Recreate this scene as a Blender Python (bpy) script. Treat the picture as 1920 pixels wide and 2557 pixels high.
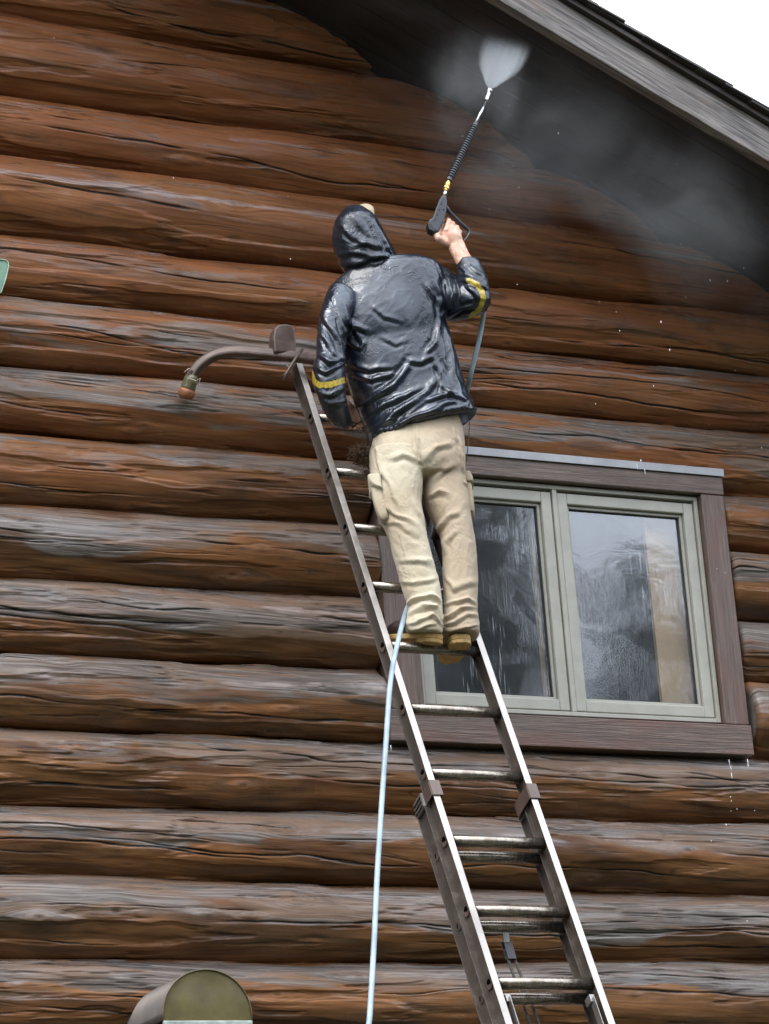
import bpy, bmesh, math, random
import numpy as np
from mathutils import Vector
random.seed(7); rng=np.random.default_rng(7)
S=bpy.context.scene; COL=S.collection
for o in list(bpy.data.objects): bpy.data.objects.remove(o)

# ------------------------------------------------------------------ camera
CAM=np.array([-3.64638429,-10.39315978,-4.10810658])
YAW,PIT,ROL=np.radians([25.79249419,18.31922931,-4.21666316]); FPX=7248.27
_f=np.array([math.sin(YAW)*math.cos(PIT),math.cos(YAW)*math.cos(PIT),math.sin(PIT)])
_r=np.array([math.cos(YAW),-math.sin(YAW),0.]); _u=np.cross(_r,_f)
R_=_r*math.cos(ROL)+_u*math.sin(ROL); U_=_u*math.cos(ROL)-_r*math.sin(ROL); W_=_f
cd=bpy.data.cameras.new('camera'); cam=bpy.data.objects.new('camera',cd); COL.objects.link(cam)
from mathutils import Matrix
m=Matrix([[R_[i],U_[i],-W_[i],CAM[i]] for i in range(3)]+[[0,0,0,1]])
cam.matrix_world=m; cd.sensor_fit='HORIZONTAL'; cd.sensor_width=36; cd.lens=FPX/1920*36; cd.clip_start=.1; cd.clip_end=2000
S.camera=cam; S.render.resolution_x=769; S.render.resolution_y=1024
# ------------------------------------------------------------------ light
SUN_EL,SUN_ROT=math.radians(53.8),math.radians(243)
w=bpy.data.worlds.new('World'); S.world=w; w.use_nodes=True; nt=w.node_tree; nt.nodes.clear()
out=nt.nodes.new('ShaderNodeOutputWorld'); add=nt.nodes.new('ShaderNodeAddShader')
b1=nt.nodes.new('ShaderNodeBackground'); b2=nt.nodes.new('ShaderNodeBackground'); sk=nt.nodes.new('ShaderNodeTexSky')
sk.sky_type='NISHITA'; sk.sun_disc=False; sk.sun_elevation=SUN_EL; sk.sun_rotation=SUN_ROT; sk.dust_density=5
nt.links.new(sk.outputs[0],b1.inputs[0]); b1.inputs[1].default_value=.05
b2.inputs[0].default_value=(.86,.93,1.04,1); b2.inputs[1].default_value=1.
tc=nt.nodes.new('ShaderNodeTexCoord'); sz=nt.nodes.new('ShaderNodeSeparateXYZ'); nt.links.new(tc.outputs['Generated'],sz.inputs[0])   # overcast sky: zenith three times as bright as the horizon
mr=nt.nodes.new('ShaderNodeMapRange'); nt.links.new(sz.outputs[2],mr.inputs[0]); mr.inputs[1].default_value=0; mr.inputs[2].default_value=1; mr.inputs[3].default_value=1.5; mr.inputs[4].default_value=4.4; nt.links.new(mr.outputs[0],b2.inputs[1])      # even overcast cloud layer
nt.links.new(b1.outputs[0],add.inputs[0]); nt.links.new(b2.outputs[0],add.inputs[1]); nt.links.new(add.outputs[0],out.inputs[0])
sd=bpy.data.lights.new('sun','SUN'); sd.energy=1.5; sd.angle=math.radians(25); sd.color=(1,.97,.93)
so=bpy.data.objects.new('sun',sd); COL.objects.link(so)
sdir=Vector((-.75,-.38,1.15)).normalized(); so.rotation_euler=sdir.to_track_quat('Z','Y').to_euler(); so.location=sdir*30
S.view_settings.view_transform='Standard'; S.view_settings.look='None'; S.view_settings.exposure=.12; S.view_settings.gamma=1; S.view_settings.use_curve_mapping=False
S.render.engine='CYCLES'; S.cycles.volume_bounces=1; S.cycles.volume_step_rate=4; S.cycles.volume_max_steps=64

# ------------------------------------------------------------------ helpers
def ray(px,py): return W_+R_*((px-960)/FPX)-U_*((py-1278.5)/FPX)
def at(px,py,Y): d=ray(px,py); return CAM+d*((Y-CAM[1])/d[1])      # photo pixel -> world point on the plane y=Y
def atd(px,py,D): return CAM+ray(px,py)*D
def px_of(P): d=P-CAM; z=d@W_; return 960+FPX*(d@R_)/z,1278.5-FPX*(d@U_)/z
V3=lambda *a: np.array(a,float)
def nrm(v): return v/np.linalg.norm(v)
def tag(o,label=None,cat=None,group=None,kind=None):
    for k,v in (('label',label),('category',cat),('group',group),('kind',kind)):
        if v: o[k]=v
    return o
ORG={}
def empty(name,loc,label,cat,group=None):
    o=bpy.data.objects.new(name,None); COL.objects.link(o); o.location=tuple(loc); o.empty_display_size=.1
    ORG[o]=np.array(loc,float); return tag(o,label,cat,group)
def obj(name,V,F,mat,parent=None,smooth=False,bevel=0,gc=None,attrs=None,origin=None):
    V=np.asarray(V,float).reshape(-1,3)
    if parent is not None: og=ORG[parent]
    elif origin is not None: og=np.asarray(origin,float)
    else: og=np.zeros(3)
    me=bpy.data.meshes.new(name)
    if isinstance(F,np.ndarray):
        n,k=F.shape; me.vertices.add(len(V)); me.vertices.foreach_set('co',(V-og).astype(np.float32).ravel())
        me.loops.add(n*k); me.loops.foreach_set('vertex_index',F.astype(np.int32).ravel())
        me.polygons.add(n); me.polygons.foreach_set('loop_start',np.arange(0,n*k,k,dtype=np.int32)); me.polygons.foreach_set('loop_total',np.full(n,k,dtype=np.int32))
        me.update(calc_edges=True)
    else: me.from_pydata([tuple(v) for v in V-og],[],[tuple(int(i) for i in f) for f in F]); me.update()
    me.validate()
    if gc is not None:
        a=me.attributes.new('gc','FLOAT_VECTOR','POINT'); a.data.foreach_set('vector',np.asarray(gc,np.float32).ravel())
    for k,v in (attrs or {}).items():
        a=me.attributes.new(k,'FLOAT','POINT'); a.data.foreach_set('value',np.asarray(v,np.float32).ravel())
    if smooth: me.polygons.foreach_set('use_smooth',np.ones(len(me.polygons),bool))
    if mat: me.materials.append(mat)
    o=bpy.data.objects.new(name,me); COL.objects.link(o); ORG[o]=og
    if parent is not None: o.parent=parent
    elif origin is not None: o.location=tuple(og)
    if bevel:
        b=o.modifiers.new('bevel','BEVEL'); b.width=bevel; b.segments=2; b.limit_method='ANGLE'; b.angle_limit=.6
    return o
def copy_obj(src,parent,loc=(0,0,0),name=None):
    c=src.copy(); c.parent=parent; c.location=tuple(loc); COL.objects.link(c)
    if name: c.name=name
    ORG[c]=ORG[src]; return c
class MB:
    def __init__(s): s.V=[];s.F=[];s.G=[]
    def add(s,V,F,G=None):
        n=len(s.V); V=[np.asarray(v,float) for v in V]; s.V+=V; s.F+=[[i+n for i in f] for f in F]
        s.G+=list(G if G is not None else V); return s
    def box(s,c,ax,ay,az,hx,hy,hz,seed=0.):       # oriented box; grain runs along ax
        V=[];G=[]
        for i in (-1,1):
            for j in (-1,1):
                for k in (-1,1):
                    V.append(c+ax*hx*i+ay*hy*j+az*hz*k); G.append((hx*i+seed*3.1,hz*k+hy*j*.7+seed,hy*j))
        return s.add(V,[(0,1,3,2),(4,6,7,5),(0,4,5,1),(2,3,7,6),(0,2,6,4),(1,5,7,3)],G)
    def aabb(s,a,b,g='x',seed=0.):
        a,b=np.minimum(a,b),np.maximum(a,b); c=(a+b)/2; h=(b-a)/2
        X,Y,Z=V3(1,0,0),V3(0,1,0),V3(0,0,1)
        if g=='x': return s.box(c,X,Y,Z,h[0],h[1],h[2],seed)
        return s.box(c,Z,Y,X,h[2],h[1],h[0],seed)
    def tube(s,P,r,n=12,cap=True,sq=1.,up=None,pw=2.):   # swept tube
        P=[np.asarray(p,float) for p in P]; rs=r if hasattr(r,'__len__') else [r]*len(P)
        up=V3(0,0,1) if up is None else up; base=len(s.V); V=[];F=[];G=[];L=0
        t0=nrm(P[1]-P[0]); a=np.cross(t0,up); a=nrm(a) if np.linalg.norm(a)>1e-3 else V3(1,0,0)
        for i,p in enumerate(P):
            t=nrm(P[min(i+1,len(P)-1)]-P[max(i-1,0)]); a=nrm(a-t*(a@t)); b=np.cross(t,a)
            if i: L+=np.linalg.norm(P[i]-P[i-1])
            for k in range(n):
                th=2*math.pi*(k+.5)/n; c_,s_=math.cos(th),math.sin(th)
                c2=math.copysign(abs(c_)**(2/pw),c_); s2=math.copysign(abs(s_)**(2/pw),s_)
                V.append(p+a*c2*rs[i]+b*s2*rs[i]*sq); G.append((L,th*.1,0))
        for i in range(len(P)-1):
            for k in range(n): F.append((i*n+k,i*n+(k+1)%n,(i+1)*n+(k+1)%n,(i+1)*n+k))
        if cap: F.append(tuple(range(n))[::-1]); F.append(tuple(range((len(P)-1)*n,len(P)*n)))
        return s.add(V,F,G)
    def build(s,name,mat,parent=None,smooth=False,bevel=0,origin=None): return obj(name,s.V,s.F,mat,parent,smooth,bevel,gc=s.G,origin=origin)
# numpy value noise
def _h(ix,iy,sd):
    h=(ix.astype(np.int64)*374761393+iy.astype(np.int64)*668265263+int(sd)*1442695041)&0xffffffff
    h=((h^(h>>13))*1274126177)&0xffffffff; return ((h^(h>>16))&0xffff)/65535.
def vn(x,y,sd=0):
    x=np.asarray(x,float); y=np.asarray(y,float); x,y=np.broadcast_arrays(x,y); ix=np.floor(x);iy=np.floor(y);fx=x-ix;fy=y-iy
    fx=fx*fx*fx*(fx*(fx*6-15)+10);fy=fy*fy*fy*(fy*(fy*6-15)+10)
    a=_h(ix,iy,sd);b=_h(ix+1,iy,sd);c=_h(ix,iy+1,sd);d=_h(ix+1,iy+1,sd)
    return (a*(1-fx)+b*fx)*(1-fy)+(c*(1-fx)+d*fx)*fy-.5
def fb(x,y,sd=0,o=4):
    t=0;a=1
    for i in range(o): t=t+a*vn(np.asarray(x)*2**i,np.asarray(y)*2**i,sd+i*17); a*=.5
    return t
def sst(a,b,x): t=np.clip((x-a)/(b-a),0,1); return t*t*(3-2*t)
# ------------------------------------------------------------------ node helpers
class NT:
    def __init__(s,name):
        s.m=bpy.data.materials.new(name); s.m.use_nodes=True; s.t=s.m.node_tree; s.t.nodes.clear()
        s.out=s.t.nodes.new('ShaderNodeOutputMaterial'); s.b=s.t.nodes.new('ShaderNodeBsdfPrincipled'); s.t.links.new(s.b.outputs[0],s.out.inputs[0])
    def n(s,ty,**k):
        x=s.t.nodes.new('ShaderNode'+ty)
        for a,v in k.items(): setattr(x,a,v)
        return x
    def put(s,sock,v):
        if isinstance(v,bpy.types.NodeSocket): s.t.links.new(v,sock)
        elif isinstance(v,(tuple,list)): sock.default_value=tuple(v)+((1,) if len(v)==3 and sock.type=='RGBA' else ())
        else: sock.default_value=v
    def attr(s,name,o='Fac'): x=s.n('Attribute'); x.attribute_name=name; return x.outputs[o]
    def coord(s,o='Object'): return s.n('TexCoord').outputs[o]
    def map(s,vec,sc=(1,1,1),loc=(0,0,0),rot=(0,0,0)):
        x=s.n('Mapping'); s.put(x.inputs['Vector'],vec); x.inputs['Scale'].default_value=sc; x.inputs['Location'].default_value=loc; x.inputs['Rotation'].default_value=rot; return x.outputs[0]
    def noise(s,vec,sc=1,det=4,ro=.55,dist=0,o='Fac'):
        x=s.n('TexNoise'); s.put(x.inputs['Vector'],vec); x.inputs['Scale'].default_value=sc; x.inputs['Detail'].default_value=det; x.inputs['Roughness'].default_value=ro; x.inputs['Distortion'].default_value=dist; return x.outputs[o]
    def math(s,op,a,b=0,c=None,clamp=False):
        x=s.n('Math',operation=op); x.use_clamp=clamp; s.put(x.inputs[0],a); s.put(x.inputs[1],b)
        if c is not None: s.put(x.inputs[2],c)
        return x.outputs[0]
    def rng(s,v,a,b,c=0,d=1,ip='SMOOTHSTEP'):
        x=s.n('MapRange',interpolation_type=ip); s.put(x.inputs[0],v)
        for i,q in enumerate((a,b,c,d)): s.put(x.inputs[i+1],q)
        return x.outputs[0]
    def mix(s,f,a,b,bt='MIX'):
        x=s.n('Mix',data_type='RGBA',blend_type=bt); s.put(x.inputs[0],f); s.put(x.inputs[6],a); s.put(x.inputs[7],b); return x.outputs[2]
    def bump(s,h,st=.3,d=.01,nor=None):
        x=s.n('Bump'); x.inputs['Strength'].default_value=st; x.inputs['Distance'].default_value=d; s.put(x.inputs['Height'],h)
        if nor is not None: s.put(x.inputs['Normal'],nor)
        return x.outputs[0]
    def set(s,**k):
        nm={'color':'Base Color','rough':'Roughness','metal':'Metallic','normal':'Normal','spec':'Specular IOR Level','coat':'Coat Weight','coatr':'Coat Roughness','trans':'Transmission Weight','ior':'IOR','coatn':'Coat Normal','sss':'Subsurface Weight','sheen':'Sheen Weight'}
        for a,v in k.items(): s.put(s.b.inputs[nm[a]],v)
        return s.m

def log_material():
    N=NT('wet_log_wood'); gc=N.attr('gc','Vector'); we=N.attr('weather'); ck=N.attr('crack'); kn=N.attr('knot'); lip=N.attr('lip'); rd=N.attr('redness'); fi=N.attr('film_sheen')
    g1=N.noise(N.map(gc,(1.5,150,1)),1,4,.6,.15); g2=N.noise(N.map(gc,(4.5,420,1)),1,2,.6,.1); lo=N.noise(N.map(gc,(1.3,8,1)),1,4,.6,.3); pat=N.noise(N.map(gc,(3.2,15,1),(9,3,0)),1,6,.62,.5)
    st=N.mix(N.rng(lo,.36,.66),(.070,.032,.013),(.235,.105,.038))
    st=N.mix(N.math('MULTIPLY',rd,.75),st,(.29,.100,.036))
    st=N.mix(N.rng(pat,.52,.70,0,.6),st,(.040,.022,.012))
    st=N.mix(N.rng(g1,.42,.68,.0,.40),st,(.030,.014,.008))
    gy=N.mix(N.rng(g1,.36,.64),(.225,.192,.170),(.088,.068,.056)); gy=N.mix(N.rng(N.noise(N.map(gc,(1.1,11,1),(7,7,0)),1,4,.6,.4),.42,.60,0,.85),gy,(.185,.108,.066))
    gy=N.mix(N.rng(N.noise(N.map(gc,(2.1,19,1),(2,9,0)),1,4,.6,.4),.52,.68,0,.7),gy,(.062,.050,.045)); gy=N.mix(N.rng(g2,.50,.70,0,.45),gy,(.035,.027,.023))
    edge=N.math('ADD',N.math('MULTIPLY',N.math('SUBTRACT',pat,.5),.75),N.math('MULTIPLY',N.math('SUBTRACT',g1,.5),.35))
    wm=N.rng(N.math('ADD',we,edge),.40,.64)
    col=N.mix(wm,st,gy)
    fm=N.rng(N.math('ADD',fi,N.math('MULTIPLY',N.math('SUBTRACT',pat,.5),1.6)),.45,.75)
    fm=N.math('MULTIPLY',fm,N.rng(g1,.40,.6,1,.45)); col=N.mix(N.math('MULTIPLY',fm,.62),col,(.33,.265,.25))  # sky sheen of the wet film, painted pale into the wood colour
    lp=N.rng(N.math('ADD',lip,N.math('MULTIPLY',N.math('SUBTRACT',g1,.5),1.3)),.62,.92,0,.8)
    col=N.mix(lp,col,(.40,.18,.085))
    cl2=N.noise(N.map(gc,(1.3,26,1),(13,2,0)),1,1,.4,.1); c2=N.math('MULTIPLY',N.rng(N.math('ABSOLUTE',N.math('SUBTRACT',cl2,.52)),.0,.016,1,0),N.rng(N.noise(N.map(gc,(1.8,14,1),(1,1,0)),1,2),.48,.56))
    cr=N.math('MAXIMUM',N.math('MULTIPLY',c2,.5),N.rng(ck,.18,.62))
    col=N.mix(kn,col,(.07,.033,.018)); col=N.mix(N.math('MULTIPLY',cr,.95),col,(.006,.005,.004))
    h=N.math('ADD',N.math('MULTIPLY',g1,.6),N.math('MULTIPLY',g2,.25)); h=N.math('ADD',h,N.math('MULTIPLY',pat,.35))
    h=N.math('SUBTRACT',h,N.math('MULTIPLY',wm,.3)); h=N.math('SUBTRACT',h,N.math('MULTIPLY',cr,.8))
    b=N.bump(h,.5,.004)
    cb=N.bump(N.math('ADD',N.noise(N.map(gc,(9,55,1)),1,5,.65,.5),N.math('MULTIPLY',g1,.7)),.45,.004)
    return N.set(color=col,rough=N.rng(lo,.3,.7,.42,.62),normal=b,spec=.22,coat=N.math('MAXIMUM',N.rng(pat,.45,.58,.04,.65),fm),coatr=N.rng(N.noise(gc,3,3),.35,.65,.16,.34),coatn=cb)
def trim_material(name,c1,c2,c3,rough=.45,coat=.25,bs=.6,fy=55):
    N=NT(name); gc=N.attr('gc','Vector'); g=N.noise(N.map(gc,(2.5,fy,3)),1,6,.65,1.0); g2=N.noise(N.map(gc,(7,fy*3.2,5)),1,3,.6,.4); lo=N.noise(N.map(gc,(2,8,2)),1,5,.6,.6)
    col=N.mix(N.rng(g,.33,.66),c1,c2); col=N.mix(N.rng(lo,.48,.68,0,.7),col,c3); col=N.mix(N.rng(g2,.5,.75,0,.55),col,tuple(x*.3 for x in c1))
    return N.set(color=col,rough=rough,coat=coat,coatr=.28,normal=N.bump(N.math('ADD',g,N.math('MULTIPLY',g2,.5)),bs,.004),spec=.45)
def metal_material(name,c,c2,rough=.38,metal=.85,sc=30):
    N=NT(name); p=N.coord(); n1=N.noise(p,sc,5,.65,.3); n2=N.noise(p,sc*.18,4,.6,.5)
    return N.set(color=N.mix(N.rng(n2,.4,.66),N.mix(N.rng(n1,.4,.7),c,c2),tuple(x*.55 for x in c2)),rough=N.rng(n1,.3,.7,rough*.75,rough*1.3),metal=metal,normal=N.bump(n1,.15,.002))
def plain(name,c,rough=.5,metal=0,spec=.5,coat=0,var=.25,sc=25,bs=.1):
    N=NT(name); p=N.coord(); n=N.noise(p,sc,4,.6)
    return N.set(color=N.mix(N.rng(n,.3,.7),tuple(x*(1-var) for x in c),tuple(min(1,x*(1+var)) for x in c)),rough=rough,metal=metal,spec=spec,coat=coat,normal=N.bump(n,bs,.003))
M_log=log_material()
M_casing=trim_material('brown_stained_trim',(.080,.050,.038),(.175,.115,.088),(.15,.056,.036),.42,.5,1.3,75)
M_barge=trim_material('weathered_barge_wood',(.045,.038,.034),(.26,.225,.20),(.23,.145,.11),.45,.3,1.6,60)
M_dark=trim_material('dark_roof_wood',(.022,.018,.017),(.045,.034,.03),(.05,.028,.02),.5,.2,.5,40)
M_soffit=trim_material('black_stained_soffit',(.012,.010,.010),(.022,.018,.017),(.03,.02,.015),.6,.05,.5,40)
M_shingle=trim_material('wet_shingle_wood',(.028,.024,.022),(.06,.052,.048),(.045,.034,.03),.5,.3,.7,60)
M_endgrain=plain('log_end_grain',(.13,.115,.10),.6,var=.35,sc=18,bs=.4)
M_frame=plain('sage_window_frame',(.38,.365,.31),.42,coat=.2,var=.06,sc=12,bs=.03)
M_gasket=plain('black_gasket',(.02,.02,.02),.5)
M_flash=plain('metal_flashing',(.42,.42,.44),.3,metal=.2,coat=.5,var=.12,sc=6,bs=.06)
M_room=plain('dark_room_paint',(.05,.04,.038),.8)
M_beige=plain('pale_interior_wood',(.75,.52,.32),.6,var=.1,sc=5)
M_core=plain('dark_wall_core',(.02,.014,.01),.9)

# ------------------------------------------------------------------ ground
n=60; gx=np.linspace(-1,1,n); gx=np.sign(gx)*np.abs(gx)**3*700; GX,GY=np.meshgrid(gx,gx)
GZ=-5.7+fb(GX*.15,GY*.15,3)*.15*(np.hypot(GX,GY)>6)
idx=np.arange(n*n).reshape(n,n); F=np.stack([idx[:-1,:-1],idx[:-1,1:],idx[1:,1:],idx[1:,:-1]],-1).reshape(-1,4)
N=NT('lawn_ground'); p=N.coord(); gm=N.set(color=N.mix(N.noise(p,3,6),(.025,.035,.014),(.05,.05,.028)),rough=.9,normal=N.bump(N.noise(p,30,5),.6,.03))
tag(obj('ground',np.stack([GX,GY,GZ],-1),F,gm,smooth=True),kind='structure')

# ------------------------------------------------------------------ log house
house=empty('log_house',(0,0,-5.7),'wet brown log house gable wall with a casement window under a dark overhanging roof','house')
SEAM=[(2.40,2.38),(2.07,2.05),(1.763,1.735),(1.405,1.405),(1.132,1.115),(.777,.80),(.507,.497),(.21,.23),(-.068,-.085),(-.386,-.34),(-.686,-.67),(-.986,-.953),(-1.284,-1.303),(-1.587,-1.575),(-1.867,-1.89),(-2.18,-2.18),(-2.48,-2.48)]
def seam_z(i,x): a,b=SEAM[i]; return a+(b-a)*(x+.25)/3.4
# casing outline on the wall (plane y=-.10), read at its corners
cBR=at(1883,1886,-.10); cBL=at(984,1849,-.10); cTR=at(1799.6,1190,-.10)
CX0,CX1=cBL[0],cBR[0]; CXI=at(1871,1811,-.10)[0]; CZ0=(cBR[2]+cBL[2])/2; CZT=cTR[2]; CZB=at(1874,1811,-.10)[2]; CXL=at(956,1460,-.10)[0]
RX0,RZ0,RSL=1.4642,1.7467,-.4659      # roof line where soffit meets the wall
def roof_z(x): return RZ0+RSL*(x-RX0)
XL,XR=-.9,4.3
def make_log(i,x0,x1,dx,nt_,cutL=0,cutR=0,rough=True,zs=None,roofcut=False):
    nx=max(8,int((x1-x0)/dx)); xs=np.linspace(x0,x1,nx)
    if cutL: xs=np.concatenate([x0+.05*(1-np.cos(np.linspace(0,math.pi/2,14)))[:-1],xs[xs>x0+.05]]); nx=len(xs)
    if cutR: xs=np.concatenate([xs[xs<x1-.03],x1-.03*(1-np.cos(np.linspace(math.pi/2,0,9)))]); nx=len(xs)
    th=np.linspace(-1.6,1.7,nt_)
    X,T=np.meshgrid(xs,th,indexing='ij'); sd=i*31
    zt,zb=(seam_z(i,xs),seam_z(i+1,xs)) if zs is None else (np.full(nx,zs[0]),np.full(nx,zs[1]))
    h=(zt-zb)/2; zc=(zt+zb)/2
    r=(h+.006)[:,None]+fb(X*.8,0*X+i,sd,3)*.012
    yc=.045+fb(xs*.6,0*xs,sd+5,2)[:,None]*.012
    v=T*.157
    wob=fb(X*2.0,T*1.4,sd+1,3)*.011+fb(X*5,T*5,sd+2,3)*.0022
    gv=v+fb(X*.7,T*1.2+i,sd+9,3)*.05+X*(.028+.018*math.sin(i*2.1))     # grain follows slow waves
    knot=np.zeros_like(X); crack=np.zeros_like(X); lr=random.Random(sd+4)
    for _ in range(max(1,int((x1-x0)*2.1))):
        kx=lr.uniform(x0,x1); kt=lr.uniform(-1.0,.8); kv=kt*.157; kr=lr.uniform(.008,.019)
        ddx=X-kx; dv=v-kv; gv=gv-np.sign(dv)*.035*(kr/.015)*np.exp(-(ddx/(kr*6))**2-(dv/(kr*3.2))**2)*(1-np.exp(-(dv/.004)**2))
        d=np.sqrt((ddx/1.25)**2+dv**2); wob+=kr*.55*np.exp(-(d/(kr*1.7))**2)-kr*.55*np.exp(-(d/(kr*.55))**2)
        wob+=-.007*np.exp(-(ddx/(kr*7))**2-((dv-kr*1.5)/(kr*1.3))**2)
        knot=np.maximum(knot,np.exp(-(d/(kr*.85))**2)*lr.uniform(.5,1)*(.6+.4*np.cos(d*900)))
    ncr=int((x1-x0)*(4 if i>5 else 2))+1 if rough else 0
    for _ in range(ncr):
        L=lr.choice([.3,.5,.8,1.2,2.2])*lr.uniform(.8,1.2); cx=lr.uniform(x0-.2,x1+.2); t0=lr.uniform(-.7,1.2); sl=-.028-.018*math.sin(i*2.1)+lr.uniform(-.02,.015)
        wd=lr.uniform(.0016,.0026)+(.0018 if L>1 else 0); tt=(X-cx)/(L/2)
        tc=t0+sl*(X-cx)/.157*1.0+fb(X*1.7,0*X,sd+int(cx*100),3)*.25+fb(X*14,0*X,sd+3,2)*.018
        ds=(T-tc)*.157; env=np.clip(1-tt**2,0,1)**.5; q=np.exp(-(ds/wd)**2)*env
        q=q*np.clip(.75+1.2*vn(X*7,0*X,sd+8),.0,1)
        crack=np.maximum(crack,q); wob-=.007*q; wob+=.0012*np.exp(-((ds+wd*2.5)/(wd*2.5))**2)*env   # lifted edge
    # flaked facets left by the draw knife: soft terrace steps
    terr=fb(X*1.3,T*2.2,sd+21,4); wob+=.006*sst(.02,.06,terr)-.004*sst(-.05,-.09,terr)
    # weathered upper face against sheltered stained lower face
    amt={0:-.9,1:-.9,2:-.8,3:-.68,4:-.55,5:-.42,6:-.24,7:-.18,8:-.14}.get(i,-.10 if i<12 else -.02)
    if zs is not None: amt=.2
    bd=-.15+fb(X*1.1,0*X,sd+12,4)*.75+.25*math.sin(i*1.7)
    we=.5+amt+np.clip((T-bd)*2.2,-.65,.28)+fb(X*2.,T*3.,sd+13,3)*.35-.45*sst(.95,1.35,T)
    film_sheen=np.zeros_like(X)+.9*np.exp(-((T-.30-.22*vn(X*.6,0*X,sd+50))/(.12 if i<7 else .2))**2)*np.clip(vn(X*.8,0*X,sd+51)+.30,0,1)*(1.5 if i<7 else .9)
    if i<6: we=we+.25*np.exp(-((T-.18-.3*vn(X*.6,0*X,sd+40))/.11)**2)*np.clip(vn(X*.9,0*X,sd+41)+.25,0,1)*2.2   # worn streak along the crown, sky sheen painted in as pale weathering
    lip=np.exp(-((T-1.36+.1*vn(X*5,0*X,sd+14))/.16)**2)*(.55 if i<6 else 1.05)*(.75+.6*vn(X*3,0*X,sd+15))+ .75*np.exp(-((T-.62-.25*vn(X*1.2,0*X,sd+16))/.03)**2)*np.clip(vn(X*2.1,0*X,sd+17)*3,0,1)*(i>6)
    redn=np.full_like(X,{0:.7,1:.8,2:.8,3:.8,4:.6,5:.6,6:.6,7:.45,8:.3}.get(i,.08))+fb(X*1.5,T*2,sd+19,3)*.5
    rr=r+wob
    # round over the cut ends
    e=np.ones_like(X)
    if cutL: e=np.minimum(e,.80+.20*np.sqrt(1-(1-np.clip((X-x0)/.035,0,1))**2))
    if cutR: e=np.minimum(e,.93+.07*np.sqrt(1-(1-np.clip((x1-X)/.03,0,1))**2))
    rr=rr*e if (cutL or cutR) else rr
    P=np.stack([X,yc-rr*np.cos(T),zc[:,None]+rr*np.sin(T)],-1)
    idx=np.arange(nx*nt_).reshape(nx,nt_); F=np.stack([idx[:-1,:-1],idx[1:,:-1],idx[1:,1:],idx[:-1,1:]],-1).reshape(-1,4)
    if roofcut:
        cen=P.reshape(-1,3)[F].mean(1); keep=cen[:,2]<roof_z(cen[:,0])+.03; F=F[keep]
    gc=np.stack([X,gv,np.full_like(X,i*3.7)],-1)
    o=obj('log',P.reshape(-1,3),F,M_log,house,smooth=True,gc=gc.reshape(-1,3),attrs=dict(weather=we,crack=crack,knot=knot,lip=lip,redness=redn,film_sheen=film_sheen))
    for side,on in ((0,cutL),(nx-1,cutR)):
        if on:
            ring=P[side]; c=V3(ring[0][0],.045,zc[side]); pts=list(ring)+[c]; f=[(k,k+1,nt_) for k in range(nt_-1)]
            obj('log_end',pts,f,M_endgrain,o)
    return o
DX,NTH=.0135,188
for i in range(16):
    ztop,zbot=seam_z(i,1.5),seam_z(i+1,1.5)
    inwin=(ztop<CZT+.10) and (zbot>CZ0-.05)
    rc=i<9
    if inwin:
        make_log(i,XL,CXL-.004-.005*((i*7)%3),DX,NTH,cutR=1)
        make_log(i,CXI+.010+.012*((i*5)%3)/2+(.02 if i>=11 else 0),3.75,DX,NTH,cutL=1,roofcut=rc)
    else: make_log(i,XL,3.75 if i>2 else 3.0,DX,NTH,roofcut=rc)
z=-2.48; k=16
while z>-5.6:
    make_log(k,XL-2,XR+2,.06,24,zs=(z,z-.3)); z-=.3; k+=1
# dark core behind the logs, with the window opening left free
mb=MB(); G0,G1,H0,H1=CX0+.08,CXI-.07,CZ0+.08,CZT-.08
def slab(pts):
    k_=len(pts); mb.add([V3(x,.06,z) for x,z in pts]+[V3(x,.14,z) for x,z in pts],[tuple(range(k_)),tuple(range(k_,2*k_))[::-1]]+[(k,k_+k,k_+(k+1)%k_,(k+1)%k_) for k in range(k_)])
rz_=lambda x: roof_z(x)+.03
slab([(-2.5,-5.7),(G0,-5.7),(G0,rz_(G0)),(-2.5,rz_(-2.5))]); slab([(G1,-5.7),(5.6,-5.7),(5.6,rz_(5.6)),(G1,rz_(G1))]); slab([(G0,-5.7),(G1,-5.7),(G1,H0),(G0,H0)]); slab([(G0,H1),(G1,H1),(G1,rz_(G1)),(G0,rz_(G0))])
mb.build('wall_core',M_core,house)
# ---- roof
sa=math.atan(RSL); RU=V3(math.cos(sa),0,math.sin(sa)); RN=V3(-math.sin(sa),0,math.cos(sa)); YB=-.905
P0=V3(RX0,0,RZ0)
def roofp(s,y,n_): return P0+RU*s+RN*n_+V3(0,y,0)
mb=MB(); mb.box(roofp(0.7,2.0,.11),RU,V3(0,1,0),RN,4.9,2.86,.045); roof=mb.build('roof',M_dark,house)
mb=MB(); RU2=V3(-RU[0],0,RU[2]); rg=roofp(-4.2,0,.11); mb.box(rg-V3(RU[0],0,-RU[2])*2.9*1.0+V3(0,2.0,0),V3(RU[0],0,-RU[2]),V3(0,1,0),V3(RN[0]*-1,0,RN[2]),2.9,2.86,.045); mb.build('roof',M_dark,house)
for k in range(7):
    mb=MB(); y0=-.005-k*.129; mb.box(roofp(.7,y0-.0625,.03+.002*(k%2)),RU,V3(0,1,0),RN,4.9,.0615,.011,seed=k); mb.build('soffit_board',M_soffit,roof,bevel=.003)
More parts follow.
